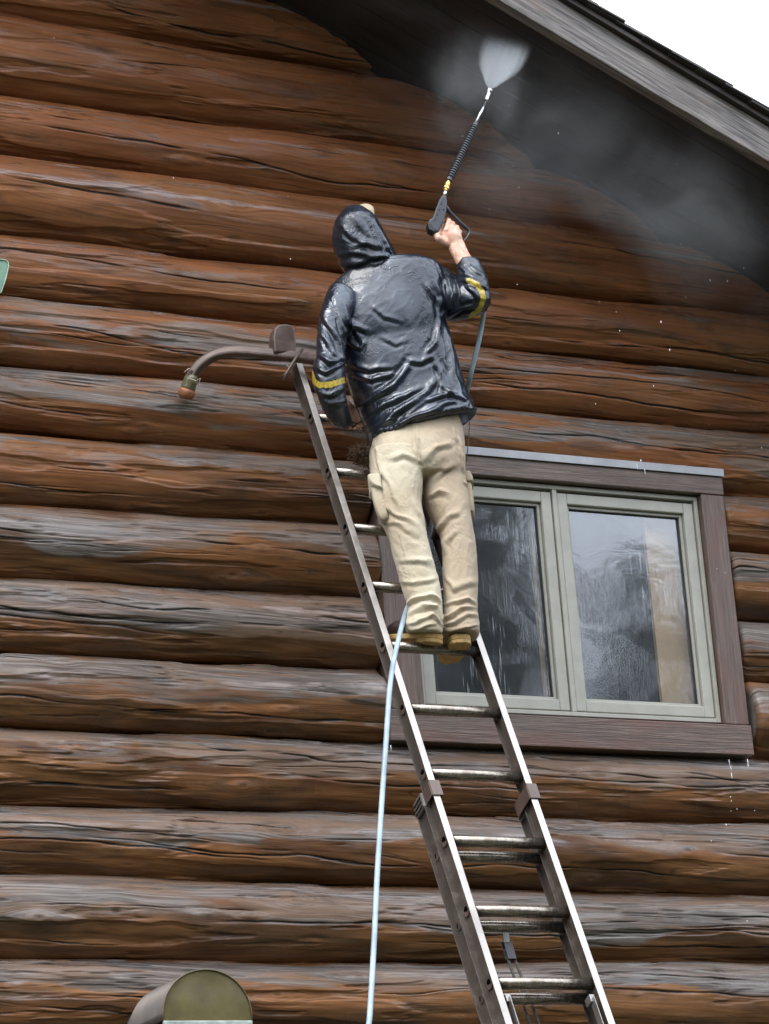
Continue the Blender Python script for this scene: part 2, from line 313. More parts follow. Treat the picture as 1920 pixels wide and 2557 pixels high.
# barge board : its height measured on the front face
f1=at(1920,404,YB-.055); f2=at(1920,317,YB-.055)
hb=(f2-f1)@RN; nb=(f1-P0)@RN
mb=MB()
ns=60
mb.box(roofp(.7,YB-.0275,nb+hb/2),RU,V3(0,1,0),RN,4.9,.0275,hb/2,seed=4); mb.build('barge_board',M_barge,roof,bevel=.004)
mb=MB(); mb.box(roofp(.7,YB-.035,nb+hb+.014),RU,V3(0,1,0),RN,4.9,.045,.012,seed=7); mb.build('drip_trim',M_dark,roof,bevel=.003)
pr=None
for k in range(-12,26):
    s=k*.137; tilt=math.radians(2.3); ax=nrm(RU*math.cos(tilt)+RN*math.sin(tilt)*1.0); an=nrm(np.cross(ax,V3(0,1,0)))*1
    an=an if an@RN>0 else -an
    c=roofp(s,YB+.03-.02*random.random(),nb+hb+.038+.003*random.random())
    mb=MB(); mb.box(c,ax,V3(0,1,0),an,.155,.125,.0038+.0012*random.random(),seed=k); mb.build('shingle',M_shingle,roof,bevel=.002)
for k in range(-12,26):
    s=k*.137+.02; c=roofp(s,YB+.40,nb+hb+.034); mb=MB(); mb.box(c,nrm(RU+RN*.06),V3(0,1,0),RN,.15,.24,.008,seed=k); mb.build('shingle',M_shingle,roof,bevel=.002)

# ---- window
win=MB(); YC=-.10
win.aabb(V3(CXL,YC,CZ0+.005),V3(CXL+.085,-.02,CZT-.10),'z',1)
T=.0
window=None
def casing(a,b,g,seed,par,mat=M_casing):
    mb=MB(); mb.aabb(V3(*a),V3(*b),g,seed); return mb.build('casing_board',mat,par,bevel=.004)
fl=at(1046,1690,-.06)[0]; FXL=fl; FXR=at(1799,1806,-.06)[0]; FZB=(at(1799,1806,-.06)[2]+at(1053.5,1771,-.06)[2])/2; FZT=(at(1734,1243,-.06)[2]+at(1383,1211.7,-.06)[2])/2; FXM=(at(1383,1211.7,-.06)[0]+at(1432,1788,-.06)[0])/2
# outer frame (window) with sashes
def frame_mb(x0,x1,z0,z1,w,yf,yb):
    mb=MB(); mb.aabb(V3(x0,yf,z0),V3(x0+w,yb,z1),'z'); mb.aabb(V3(x1-w,yf,z0),V3(x1,yb,z1),'z')
    mb.aabb(V3(x0+w,yf+.0005,z0),V3(x1-w,yb,z0+w)); mb.aabb(V3(x0+w,yf+.0005,z1-w),V3(x1-w,yb,z1)); return mb
window=frame_mb(FXL,FXR,FZB,FZT,.018,-.068,.10).build('window',M_frame,house,bevel=.002)
casing((CXL-.002,YC,CZB+.001),(FXL-.003,.05,FZT+.004),'z',1,window)
casing((FXR+.003,YC,CZB+.001),(CXI,.05,FZT+.004),'z',2,window)
casing((CX0-.015,YC-.004,CZ0),(CX1,.05,CZB-.001),'x',3,window)
casing((CXL-.002,YC-.003,FZT+.006),(CXI+.003,.05,CZT),'x',4,window)
mb=MB(); tf=at(1799.6,1163,-.10)[2]; mb.add([V3(CXL-.01,YC-.014,CZT-.004),V3(CXI+.006,YC-.014,CZT-.004),V3(CXI+.006,YC-.016,CZT+.030),V3(CXL-.01,YC-.016,CZT+.030),V3(CXL-.01,-.03,CZT+.065),V3(CXI+.006,-.03,CZT+.065),V3(CXL-.01,YC-.010,CZT-.004),V3(CXI+.006,YC-.010,CZT-.004),V3(CXL-.01,YC-.010,CZT+.012),V3(CXI+.006,YC-.010,CZT+.012),V3(CXL-.01,-.03,CZT+.012),V3(CXI+.006,-.03,CZT+.012)],
 [(0,1,2,3),(3,2,5,4),(0,6,7,1),(6,8,9,7),(8,10,11,9),(4,5,11,10),(0,3,4,10,8,6),(1,7,9,11,5,2)]); mb.build('flashing',M_flash,window,bevel=.0015)
mb=MB(); mb.aabb(V3(FXM-.011,-.066,FZB+.019),V3(FXM+.011,.08,FZT-.019),'z'); mb.build('mullion',M_frame,window,bevel=.002)
# glass : wet, streaked with running water
def glass_material():
    N=NT('wet_window_glass'); p=N.coord()
    rip=N.noise(N.map(p,(26,1,40)),1,5,.65,1.2); st=N.noise(N.map(p,(150,1,6)),1,3,.6,.2); big=N.noise(N.map(p,(3.4,1,4.6),(3,0,1)),1,3,.5,.4); sm_=N.noise(N.map(p,(7,1,11),(5,0,2)),1,3,.55,.8)
    stm=N.rng(big,.46,.58)
    h=N.math('ADD',N.math('MULTIPLY',rip,.10),N.math('MULTIPLY',N.math('MULTIPLY',st,stm),.6))
    h=N.math('ADD',h,N.math('MULTIPLY',sm_,1.0))
    nb_=N.bump(h,.4,.0006)
    fr=N.n('Fresnel'); fr.inputs['IOR'].default_value=1.8; N.put(fr.inputs['Normal'],nb_)
    gl=N.n('BsdfGlossy'); gl.inputs['Roughness'].default_value=.07; N.put(gl.inputs['Normal'],nb_); gl.inputs['Color'].default_value=(.95,.97,1,1)
    tr=N.n('BsdfTransparent'); tr.inputs['Color'].default_value=(.85,.86,.86,1)
    mx=N.n('MixShader'); N.put(mx.inputs[0],N.math('MULTIPLY',N.math('MULTIPLY',fr.outputs[0],2.3,clamp=True),N.math('SUBTRACT',1,N.n('NewGeometry').outputs['Backfacing']))); N.t.links.new(tr.outputs[0],mx.inputs[1]); N.t.links.new(gl.outputs[0],mx.inputs[2])
    df=N.n('BsdfDiffuse'); df.inputs['Color'].default_value=(.75,.78,.84,1)
    drip=N.math('MULTIPLY',N.rng(st,.54,.66),N.rng(N.noise(N.map(p,(9,1,2.2),(1,0,7)),1,2),.50,.6))
    m2=N.n('MixShader'); N.put(m2.inputs[0],N.rng(drip,0,1,.012,.26)); N.t.links.new(mx.outputs[0],m2.inputs[1]); N.t.links.new(df.outputs[0],m2.inputs[2])
    N.t.links.new(m2.outputs[0],N.out.inputs[0]); return N.m
M_glass=glass_material()
for (a,b,nm) in ((FXL+.022,FXM-.015,'l'),(FXM+.015,FXR-.022,'r')):
    z0,z1=FZB+.024,FZT-.030
    frame_mb(a,b,z0,z1,.048,-.058,.0).build('sash',M_frame,window,bevel=.004)
    frame_mb(a+.050,b-.050,z0+.050,z1-.050,.012,-.040,-.002).build('glazing_bead',M_frame,window,bevel=.002)
    frame_mb(a+.0625,b-.0625,z0+.0625,z1-.0625,.003,-.030,-.004).build('gasket',M_gasket,window)
    mb=MB(); mb.add([V3(a+.05,-.022,z0+.05),V3(b-.05,-.022,z0+.05),V3(b-.05,-.022,z1-.05),V3(a+.05,-.022,z1-.05)],[(0,1,2,3)])
    g=mb.build('pane',M_glass,window); sm=g.modifiers.new('thick','SOLIDIFY'); sm.thickness=.003
mb=MB(); mb.aabb(V3(FXR-.22,.035,FZB+.02),V3(FXR-.055,.055,FZT-.02),'z'); mb.build('inner_jamb_board',M_beige,window)
mb=MB(); mb.aabb(V3(FXM-.078,.03,FZB+.03),V3(FXM-.066,.05,FZT-.02),'z'); mb.build('inner_blind_edge',M_beige,window)
# dark room behind the glass
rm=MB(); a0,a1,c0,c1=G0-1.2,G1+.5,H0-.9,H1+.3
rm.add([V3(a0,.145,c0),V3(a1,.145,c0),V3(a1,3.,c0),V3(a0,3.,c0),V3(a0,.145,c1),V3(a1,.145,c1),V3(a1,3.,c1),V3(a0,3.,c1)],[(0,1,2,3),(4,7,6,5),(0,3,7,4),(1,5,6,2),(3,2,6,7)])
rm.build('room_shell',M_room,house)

# ------------------------------------------------------------------ ladder
M_al=metal_material('worn_aluminium',(.30,.28,.26),(.42,.40,.385),.42,.75)
M_web=metal_material('stained_aluminium_web',(.060,.044,.034),(.12,.095,.078),.5,.25,22)
M_rung=metal_material('rung_aluminium',(.24,.195,.15),(.40,.35,.30),.24,.85,35)
M_face=metal_material('bare_flange_aluminium',(.42,.38,.34),(.56,.51,.465),.45,.55,14)
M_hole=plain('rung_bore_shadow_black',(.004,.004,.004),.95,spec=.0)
M_cap=plain('grey_plastic_cap',(.12,.105,.095),.55,var=.2)
M_arm=metal_material('brown_painted_tube',(.095,.062,.048),(.145,.10,.08),.38,.2,18)
M_black=plain('black_rubber',(.012,.012,.013),.4)
LC=V3(1.08504,-.931153,-1.163484); LEAN=.438077; LD=V3(0,-math.sin(LEAN),-math.cos(LEAN)); LX=V3(1,0,0); LN=V3(0,-math.cos(LEAN),math.sin(LEAN))  # LN points to the climber
WH=.375/2
lad=empty('extension_ladder',LC+LD*4.97,'worn aluminium extension ladder leaning on the log wall with curved standoff arms','ladder')
SP=.3048
def lp(s,x,n_): return LC+LD*s+LX*x+LN*n_
XLf,XRf=-WH-.013,WH+.006
def rail(x,s0,s1,n0,w,fw,name,fm,wm):
    web=MB(); web.box(lp((s0+s1)/2,x,n0),LD,LX,LN,(s1-s0)/2,.0018,w/2-.003); r=web.build(name,wm,lad)
    for sg,mt in ((1,fm),(-1,wm)):
        f=MB(); f.box(lp((s0+s1)/2,x,n0+sg*(w/2-.0015)),LD,LX,LN,(s1-s0)/2,fw/2,.0016); f.build('flange',mt,r,bevel=.001)
    return r
sTop=None
# rail top from its place in the photo (745,914)
import itertools
best=min(np.linspace(-2.2,-.9,600),key=lambda s:abs(px_of(lp(s,XLf,.03))[1]-897)); sTop=best
FB=5.6
for x in (XLf,XRf):
    r=rail(x,sTop,FB,0.,.068,.026,'fly_rail',M_face,M_web)
    k=0
    while (sTop/SP+1)>-99 and k<24:
        s=(k-4)*SP
        if sTop+.03<s<FB:
            sg=-1 if x<0 else 1
            # swaged rung end : D shaped ring with a dark hole
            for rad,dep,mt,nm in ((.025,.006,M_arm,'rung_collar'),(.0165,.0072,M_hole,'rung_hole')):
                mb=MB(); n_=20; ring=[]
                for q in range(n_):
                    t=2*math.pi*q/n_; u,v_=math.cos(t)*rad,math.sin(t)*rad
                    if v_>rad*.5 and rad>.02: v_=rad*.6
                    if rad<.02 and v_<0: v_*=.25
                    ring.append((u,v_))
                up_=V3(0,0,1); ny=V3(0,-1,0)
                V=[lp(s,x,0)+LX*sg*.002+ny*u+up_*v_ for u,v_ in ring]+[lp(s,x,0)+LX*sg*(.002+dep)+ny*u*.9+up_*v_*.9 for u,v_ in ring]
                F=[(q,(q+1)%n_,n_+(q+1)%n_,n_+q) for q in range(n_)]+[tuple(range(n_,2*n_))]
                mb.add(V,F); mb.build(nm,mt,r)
        k+=1
def rung_mesh(n0,half):
    mb=MB(); n_=22; V=[]; pr_=[]
    for q in range(n_):
        t=2*math.pi*q/n_; rr=.0205*(1+.02*math.cos(11*t)); u,v_=math.cos(t)*rr,math.sin(t)*rr*1.02
        
        pr_.append((u,v_))
    for x in (-half,half): V+=[LX*x+V3(0,-1,0)*u+V3(0,0,1)*v_ for u,v_ in pr_]
    F=[(q,(q+1)%n_,n_+(q+1)%n_,n_+q) for q in range(n_)]+[tuple(range(n_))[::-1],tuple(range(n_,2*n_))]
    return mb.add(V,F)
r0=None
def put_rungs(s_list,n0,half,xc,par):
    global r0
    src=None
    for s in s_list:
        if src is None:
            m_=rung_mesh(n0,half); og=lp(s,xc,n0); src=obj('rung',np.array(m_.V)+ORG[lad],m_.F,M_rung,lad,smooth=False,bevel=0); src.location=tuple(og-ORG[lad]); src.data.polygons.foreach_set('use_smooth',[len(p_.vertices)==4 for p_ in src.data.polygons])
            
        else:
            c=copy_obj(src,lad,lp(s,xc,n0)-ORG[lad])
put_rungs([(k-4)*SP for k in range(0,22) if (k-4)*SP<FB],0.,(XRf-XLf)/2,(XRf+XLf)/2,lad)
# base section behind the fly
BX=.012; NB=-.062
bs=min(np.linspace(.2,1.4,500),key=lambda s:abs(px_of(lp(s,XLf-BX,NB))[1]-2015))
for x in (XLf-BX,XRf+BX):
    r=rail(x,bs,4.97,NB,.072,.03,'base_rail',M_web,M_web)
    mb=MB(); mb.box(lp(bs-.004,x,NB),LD,LX,LN,.032,.017,.040); mb.build('end_cap',M_cap,r,bevel=.006)
    for q in range(3):
        mb=MB(); mb.box(lp(bs-.018+.018*q,x-.0185,NB),LD,LX,LN,.003,.002,.032); mb.build('cap_rib',M_black,r)
    s=math.ceil(bs/SP)*SP+.02
    while s<4.9:
        if s>bs+.05:
            mb=MB(); ring=[(math.cos(2*math.pi*q/18)*.020,math.sin(2*math.pi*q/18)*.020) for q in range(18)]; sg=-1 if x<0 else 1
            V=[lp(s,x,NB)+LX*sg*.002+V3(0,-u,v_) for u,v_ in ring]+[lp(s,x,NB)+LX*sg*.006+V3(0,-u*.85,v_*.85) for u,v_ in ring]
            mb.add(V,[(q,(q+1)%18,18+(q+1)%18,18+q) for q in range(18)]+[tuple(range(18,36))]); mb.build('rung_collar',M_web,r)
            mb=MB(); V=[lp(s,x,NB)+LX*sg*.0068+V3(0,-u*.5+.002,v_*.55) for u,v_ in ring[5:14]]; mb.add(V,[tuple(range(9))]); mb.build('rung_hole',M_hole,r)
        s+=SP
bl=[]; s=math.ceil(bs/SP)*SP+.02
if s-bs<.05: s+=SP
while s<4.9: bl.append(s); s+=SP
put_rungs(bl,NB,(XRf-XLf)/2+BX,(XRf+XLf)/2,lad)
# guide brackets wrapping the fly rails
for x in (XLf,XRf):
    s=bs-.01; mb=MB()
    mb.box(lp(s,x+.004,.0385),LD,LX,LN,.034,.021,.0022); mb.box(lp(s+.004,x-.0185,-.02),LD,LX,LN,.030,.0018,.058); mb.box(lp(s,x+.024,.030),LD,LX,LN,.034,.0015,.010)
    mb.build('guide_bracket',M_arm,lad,bevel=.0015)
# rung locks near the bottom edge of the view
for x in (XLf+.035,XRf-.035):
    s=5.25*SP; mb=MB(); mb.box(lp(s+.13,x,.02),LD,LX,LN,.13,.0015,.017); mb.box(lp(s,x,.005),LD,LX,LN,.015,.010,.02); mb.build('rung_lock',M_al,lad,bevel=.002)
# pulley and rope
ps=bl[1]; pc=lp(ps,-.035,NB)
mb=MB(); mb.box(pc+V3(0,-.0,-.03),V3(0,0,1),V3(0,1,0),V3(1,0,0),.028,.004,.012); mb.build('pulley_bracket',M_al,lad,bevel=.002)
mb=MB(); pw=nrm(LD+V3(.0,0,-.25)); c=pc+V3(.006,0,-.085)
mb.box(c+V3(0,-.010,0),pw,V3(0,1,0),nrm(np.cross(pw,V3(0,1,0))),.036,.002,.017); mb.box(c+V3(0,.010,0),pw,V3(0,1,0),nrm(np.cross(pw,V3(0,1,0))),.036,.002,.017); mb.build('pulley_block',M_black,lad,bevel=.005)
mb=MB(); mb.tube([c+V3(0,-.007,0),c+V3(0,.007,0)],.015,16); mb.build('pulley_wheel',M_cap,lad)
M_rope=plain('braided_dark_rope',(.05,.052,.045),.85,var=.6,sc=160,bs=.6)
for dx,e in ((-.012,.10),(.014,.18)):
    pts=[c+V3(dx,0,-.01)+LD*t*2.6+V3(e*t-.02*math.sin(t*3),.0,0)+LN*.0 for t in np.linspace(0,1.3,20)]
    mb=MB(); mb.tube(pts,.0052,8); mb.build('rope',M_rope,lad,smooth=True)
# ---- standoff
A1=lambda px,py,Y: at(px,py,Y)
arm=[(472,960,-.165),(478,940,-.175),(492,918,-.19),(512,900,-.21),(540,884,-.24),(575,877,-.28),(620,878,-.32),(670,884,-.36),(720,889,-.385),(780,896,-.40),(860,905,-.42),(950,916,-.42),(1040,930,-.41),(1090,950,-.36),(1118,985,-.28),(1128,1010,-.2),(1128,1030,-.165)]
Pa=[A1(*a) for a in arm]
# smooth the path
Pa=np.array(Pa); tt=np.linspace(0,len(Pa)-1,60); Ps=np.stack([np.interp(tt,np.arange(len(Pa)),Pa[:,j]) for j in range(3)],1)
for _ in range(3): Ps[1:-1]=(Ps[:-2]+2*Ps[1:-1]+Ps[2:])/4
mb=MB(); mb.tube(list(Ps),.0205,16,sq=1.0,pw=4.); so_=mb.build('standoff_arm',M_arm,lad,smooth=False,bevel=0)
foot=at(466,978,-.145); wallP=at(462,985,-.125)
M_tape=plain('olive_tape',(.13,.115,.055),.32,coat=.5,var=.3,sc=60,bs=.3); M_orr=plain('orange_rubber_foot',(.30,.12,.05),.55,var=.3)
M_torn=plain('torn_white_tape',(.60,.52,.44),.6,var=.2)
fd=nrm(V3(-.25,.35,-.9)); fp=at(476,950,-.17)
mb=MB(); mb.tube([fp-fd*.022,fp-fd*.008,fp+fd*.008,fp+fd*.014,fp+fd*.030,fp+fd*.045],[.024,.029,.030,.0285,.031,.030],20); mb.build('taped_foot',M_tape,lad,smooth=True)
mb=MB(); mb.tube([fp+fd*.040,fp+fd*.05,fp+fd*.066,fp+fd*.076],[.033,.036,.034,.024],20); mb.build('foot_pad',M_orr,lad,smooth=True)
for k,(a,b,c) in enumerate([((460,930),(470,921),(482,926)),((470,945),(486,951),(497,962)),((488,952),(499,946),(497,958))]):
    P=[at(x,y,-.20-.01*k) for x,y in (a,b,c)]; mb=MB(); mb.tube(P,[.004,.0075,.003],6,sq=.25); mb.build('torn_tape',M_torn,lad,smooth=True)
# upright bumper block behind the rail top
q=[at(x,y,-.40) for x,y in ((685,880),(682,842),(685,820),(695,810),(714,808),(730,811),(738,824),(741,882))]
mb=MB(); bk=V3(.01,.075,0); V=q+[p+bk for p in q]; n_=len(q); mb.add(V,[tuple(range(n_))[::-1],tuple(range(n_,2*n_))]+[(k,(k+1)%n_,n_+(k+1)%n_,n_+k) for k in range(n_)]); mb.build('bumper_block',M_arm,lad,bevel=.008)
mb=MB(); mb.tube([at(755,872,-.46),at(742,890,-.465),at(728,912,-.47),at(716,932,-.47),at(708,950,-.46)],[.006,.007,.0075,.007,.0045],10); mb.build('clamp_bolt',M_arm,lad,smooth=True)
mb=MB(); mb.tube([at(712,908,-.45),at(722,918,-.46),at(715,934,-.46),at(708,938,-.45)],.005,8); mb.build('clamp_wire',M_cap,lad,smooth=True)

# ------------------------------------------------------------------ worker
def ringloft(rings,n=36,pw=2.3,sub=5,capr=.6):
    """rings: (xl,yl,xr,yr,Y,b) - both silhouette points in photo pixels, depth and half thickness in metres"""
    K=[]
    for (xl,yl,xr,yr,Y,b) in rings:
        c=at((xl+xr)/2,(yl+yr)/2,Y); D=(c-CAM)@W_; K.append(np.r_[atd(xl,yl,D),atd(xr,yr,D),b])
    K=np.array(K); t=np.linspace(0,len(K)-1,(len(K)-1)*sub+1)
    def cr(t):
        i=int(min(max(math.floor(t),0),len(K)-2)); f=t-i; p0=K[max(i-1,0)];p1=K[i];p2=K[i+1];p3=K[min(i+2,len(K)-1)]
        return .5*((2*p1)+(-p0+p2)*f+(2*p0-5*p1+4*p2-p3)*f*f+(-p0+3*p1-3*p2+p3)*f**3)
    Q=np.array([cr(x) for x in t]); C=(Q[:,:3]+Q[:,3:6])/2; V=[]
    for i in range(len(Q)):
        T_=nrm(C[min(i+1,len(C)-1)]-C[max(i-1,0)]); a=(Q[i,3:6]-Q[i,:3])/2; d=np.cross(nrm(a),T_); d=nrm(d) if np.linalg.norm(d)>.2 else W_
        for k in range(n):
            th=2*math.pi*k/n; c_,s_=math.cos(th),math.sin(th)
            V.append(C[i]+a*math.copysign(abs(c_)**(2/pw),c_)+d*Q[i,6]*math.copysign(abs(s_)**(2/pw),s_))
    F=[(i*n+k,i*n+(k+1)%n,(i+1)*n+(k+1)%n,(i+1)*n+k) for i in range(len(Q)-1) for k in range(n)]
    F+=[tuple(range(n))[::-1],tuple(range((len(Q)-1)*n,len(Q)*n))]
    return V,F
def ball(c,r,n=14,sc=(1,1,1)):
    V=[];F=[]
    for i in range(n+1):
        ph=math.pi*i/n
        for k in range(2*n): th=math.pi*k/n; V.append(c+V3(math.sin(ph)*math.cos(th)*sc[0],math.sin(ph)*math.sin(th)*sc[1],math.cos(ph)*sc[2])*r)
    m_=2*n
    for i in range(n):
        for k in range(m_): F.append((i*m_+k,(i+1)*m_+k,(i+1)*m_+(k+1)%m_,i*m_+(k+1)%m_))
    return V,F
def union(parts,vox,smooth=6,fac=.5):
    mb=MB()
    for V,F in parts: mb.add(V,F)
    me=bpy.data.meshes.new('tmp'); me.from_pydata([tuple(v) for v in mb.V],[],mb.F); me.update()
    bm=bmesh.new(); bm.from_mesh(me); bmesh.ops.recalc_face_normals(bm,faces=bm.faces); bm.to_mesh(me); bm.free()
    o=bpy.data.objects.new('tmp',me); COL.objects.link(o)
    rm_=o.modifiers.new('r','REMESH'); rm_.mode='VOXEL'; rm_.voxel_size=vox
    s_=o.modifiers.new('s','SMOOTH'); s_.factor=fac; s_.iterations=smooth
    dg=bpy.context.evaluated_depsgraph_get(); ev=o.evaluated_get(dg); m2=ev.to_mesh()
    n_=len(m2.vertices); V=np.empty(n_*3,np.float32); m2.vertices.foreach_get('co',V); V=V.reshape(-1,3).astype(float)
    Nn=np.empty(n_*3,np.float32); m2.vertices.foreach_get('normal',Nn); Nn=Nn.reshape(-1,3).astype(float)
    np_=len(m2.polygons); L=np.empty(len(m2.loops),np.int32); m2.loops.foreach_get('vertex_index',L)
    assert len(L)==4*np_, (len(L),np_)
    F=L.reshape(-1,4).copy(); ev.to_mesh_clear(); bpy.data.objects.remove(o); bpy.data.meshes.remove(me)
    return V,Nn,F
def stroke(px,py,pts,wd,amp,skew=.0):
    """one fold: soft ridge with a sharper valley beside it, following a polyline on the cloth"""
    out=np.zeros_like(px); pts=np.array(pts,float); L=np.r_[0,np.cumsum(np.hypot(*np.diff(pts,axis=0).T))]
    bd=np.full_like(px,1e9); bs_=np.zeros_like(px); bt=np.zeros_like(px)
    for i in range(len(pts)-1):
        a=pts[i];d=pts[i+1]-a;l=np.hypot(*d)+1e-9; t=np.clip(((px-a[0])*d[0]+(py-a[1])*d[1])/l/l,0,1)
        ex=px-a[0]-t*d[0];ey=py-a[1]-t*d[1];e=np.hypot(ex,ey); sgn=np.sign(d[0]*ey-d[1]*ex)
        k=e<bd; bd[k]=e[k]; bs_[k]=sgn[k]; bt[k]=(L[i]+t[k]*l)/L[-1]
    s=bd*bs_/wd; env=np.sin(np.clip(bt,0.02,.98)*math.pi)**.6*(bd<wd*5)
    return amp*env*(np.exp(-s*s)-.75*np.exp(-((s-1.3)/.7)**2))
def folds(V,Nn,strokes,seed,namp,nsc,ang=0.,st=2.5,wp=6):
    px,py=px_of(V); front=np.clip(-(Nn@W_)*2.5+.35,0,1)
    d=np.zeros(len(V))
    qx=px+fb(px/45,py/45,seed+60,2)*wp; qy=py+fb(px/45,py/45,seed+80,2)*wp; am=1+fb(px/35,py/35,seed+90,2)*.7
    for s in strokes: d+=(stroke(qx,qy,*s) if s[1]>3 else stroke(px,py,*s))*front*am
    ca,sa_=math.cos(ang),math.sin(ang); u=(px*ca+py*sa_)/nsc; v=(-px*sa_+py*ca)/nsc*st
    dep=(V@W_)*9
    wx=fb(u*.6+dep,v*.6,seed,3)*1.6; wy=fb(u*.6,v*.6+dep,seed+3,3)*1.6
    rid=1-np.abs(fb(u+wx,v+wy+dep,seed+7,3))*3.2
    d+=namp*(np.clip(rid,0,1)**2-.35)+namp*.8*fb(u*.5,v*.5+dep,seed+11,3)
    return V+Nn*d[:,None]
def vsmooth(V,F,it=1):
    n_=len(V); E=np.concatenate([F[:,[0,1]],F[:,[1,2]],F[:,[2,3]],F[:,[3,0]]]); 
    for _ in range(it):
        A=np.zeros_like(V); c=np.bincount(E[:,0],minlength=n_)+np.bincount(E[:,1],minlength=n_)
        for j in range(3): A[:,j]=np.bincount(E[:,0],V[E[:,1],j],n_)+np.bincount(E[:,1],V[E[:,0],j],n_)
        V=V*.5+A/c[:,None]*.5
    return V
# --- materials
N=NT('skin'); p=N.coord(); M_skin=N.set(color=N.mix(N.rng(N.noise(p,42,4,.6,.5),.36,.66),(.50,.25,.165),(.66,.43,.32)),rough=.5,sss=.15,normal=N.bump(N.math('ADD',N.noise(p,180,3),N.math('MULTIPLY',N.noise(N.map(p,(1,1,.5)),70,3),1.5)),.35,.0025)); N.b.inputs['Subsurface Radius'].default_value=(.01,.004,.002); N.b.inputs['Subsurface Scale'].default_value=1.
N=NT('wet_black_vinyl'); p=N.coord(); n1=N.noise(p,16,5,.55,1.2); n2=N.noise(p,60,4,.6,.6)
N.b.inputs['Coat Tint'].default_value=(.72,.84,1,1)
def ridge(N,v,w): return N.rng(N.math('ABSOLUTE',N.math('SUBTRACT',v,.5)),0,w,1,0)
rg_=N.math('MULTIPLY',ridge(N,N.noise(p,9,3,.5,1.5),.035),N.rng(N.noise(p,7,2),.45,.6)); rg2=N.math('MULTIPLY',ridge(N,N.noise(p,26,3,.5,1.2),.05),N.rng(N.noise(p,12,2),.5,.62))
hh=N.math('ADD',N.math('MULTIPLY',n1,.9),N.math('ADD',N.math('MULTIPLY',rg_,.55),N.math('MULTIPLY',rg2,.28))); hh=N.math('ADD',hh,N.math('MULTIPLY',n2,.04))
M_vinyl=N.set(color=N.mix(N.noise(p,6,3),(.004,.006,.010),(.010,.013,.022)),rough=N.rng(N.noise(p,9,3),.35,.65,.26,.42),spec=.55,coat=N.rng(N.noise(p,5,3),.4,.6,.25,.65),coatr=.12,normal=N.bump(hh,.35,.006),coatn=N.bump(hh,.28,.005))
M_yel=plain('yellow_reflective_band',(.42,.30,.03),.4,coat=.3,var=.35,sc=80,bs=.3)
N=NT('khaki_cotton'); p=N.coord(); rg_=N.math('MULTIPLY',ridge(N,N.noise(N.map(p,(1,1,.8)),11,3,.5,1.3),.05),N.rng(N.noise(p,6,2),.42,.58)); rg2=ridge(N,N.noise(p,24,3,.5,1.0),.06)
hh=N.math('ADD',N.math('MULTIPLY',N.noise(p,11,4,.55,.8),1.5),N.math('ADD',N.math('MULTIPLY',rg_,.25),N.math('MULTIPLY',rg2,.04))); hh=N.math('ADD',hh,N.math('MULTIPLY',N.noise(p,380,2),.12))
kc=N.mix(N.rng(N.noise(p,4,5),.38,.66),(.50,.435,.32),(.40,.325,.225)); kc=N.mix(N.rng(N.noise(N.map(p,(1,1,1),(3,3,1)),14,5,.7),.62,.78,0,.5),kc,(.20,.17,.14))
sx=N.n('SeparateXYZ'); N.put(sx.inputs[0],p); wet=N.rng(N.math('ADD',sx.outputs[0],N.math('MULTIPLY',N.math('SUBTRACT',N.noise(p,5,3),.5),.10)),-.01,.06,0,.75); kc=N.mix(wet,kc,(.34,.262,.185))  # wet only masks the right leg's shade, painted into the cloth colour
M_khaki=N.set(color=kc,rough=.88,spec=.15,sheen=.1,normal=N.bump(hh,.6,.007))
M_boot=plain('dark_boot_leather',(.035,.022,.018),.4,coat=.3,var=.3); M_sole=plain('tan_crepe_sole',(.40,.25,.08),.6,var=.25,sc=40,bs=.3)
M_cappy=plain('beige_cap_cloth',(.42,.34,.24),.85,var=.1); M_hair=plain('brown_hair',(.05,.03,.02),.6)
M_shirt=plain('grey_blue_shirt',(.10,.11,.15),.8)

def capsule(P,r,n=10): m_=MB(); m_.tube(P,r,n); return m_.V,m_.F
def sp(P,r,n=10):   # tube with ball ends
    out=[capsule(P,r,n)]
    for p,q in zip(P,r): out.append(ball(np.asarray(p),q,6))
    return out
parts=[]
# head, neck, inner trunk
hc=at(897,600,-.755)
parts+= [ball(hc,.098,14,(.86,1.,1.18)), capsule([hc+V3(.0,0,-.05),at(925,690,-.78)],[.055,.06],16)]
fc=hc+V3(.02,.085,.015)
parts+= [ball(fc+V3(0,.018,.0),.017,8,(.7,1.2,1.3)), ball(fc+V3(-.03,.0,.03),.016,8), ball(fc+V3(.03,.0,.03),.016,8), ball(fc+V3(0,.006,-.045),.02,8,(1.4,.6,.6)), ball(hc+V3(-.085,0,0),.022,8,(.4,1,1.4)), ball(hc+V3(.085,0,0),.022,8,(.4,1,1.4))]
parts.append(ringloft([(890,705,1050,680,-.78,.08),(850,750,1090,730,-.78,.09),(870,830,1085,810,-.79,.10),(900,930,1110,910,-.80,.09),(925,1020,1120,1000,-.81,.09),(945,1100,1140,1080,-.83,.10),(950,1150,1145,1140,-.84,.09)],24))
for legs in ([(960,1150,1045,1150,-.845,.08),(965,1250,1040,1250,-.88,.075),(990,1330,1050,1330,-.93,.06),(1020,1430,1075,1430,-.955,.05),(1045,1530,1085,1530,-.97,.04),(1055,1590,1090,1590,-.98,.04)],
             [(1065,1150,1145,1150,-.845,.08),(1080,1250,1155,1250,-.88,.075),(1115,1330,1165,1330,-.93,.06),(1125,1430,1175,1430,-.955,.05),(1130,1530,1170,1530,-.97,.04),(1135,1590,1170,1590,-.98,.04)]): parts.append(ringloft(legs,20))
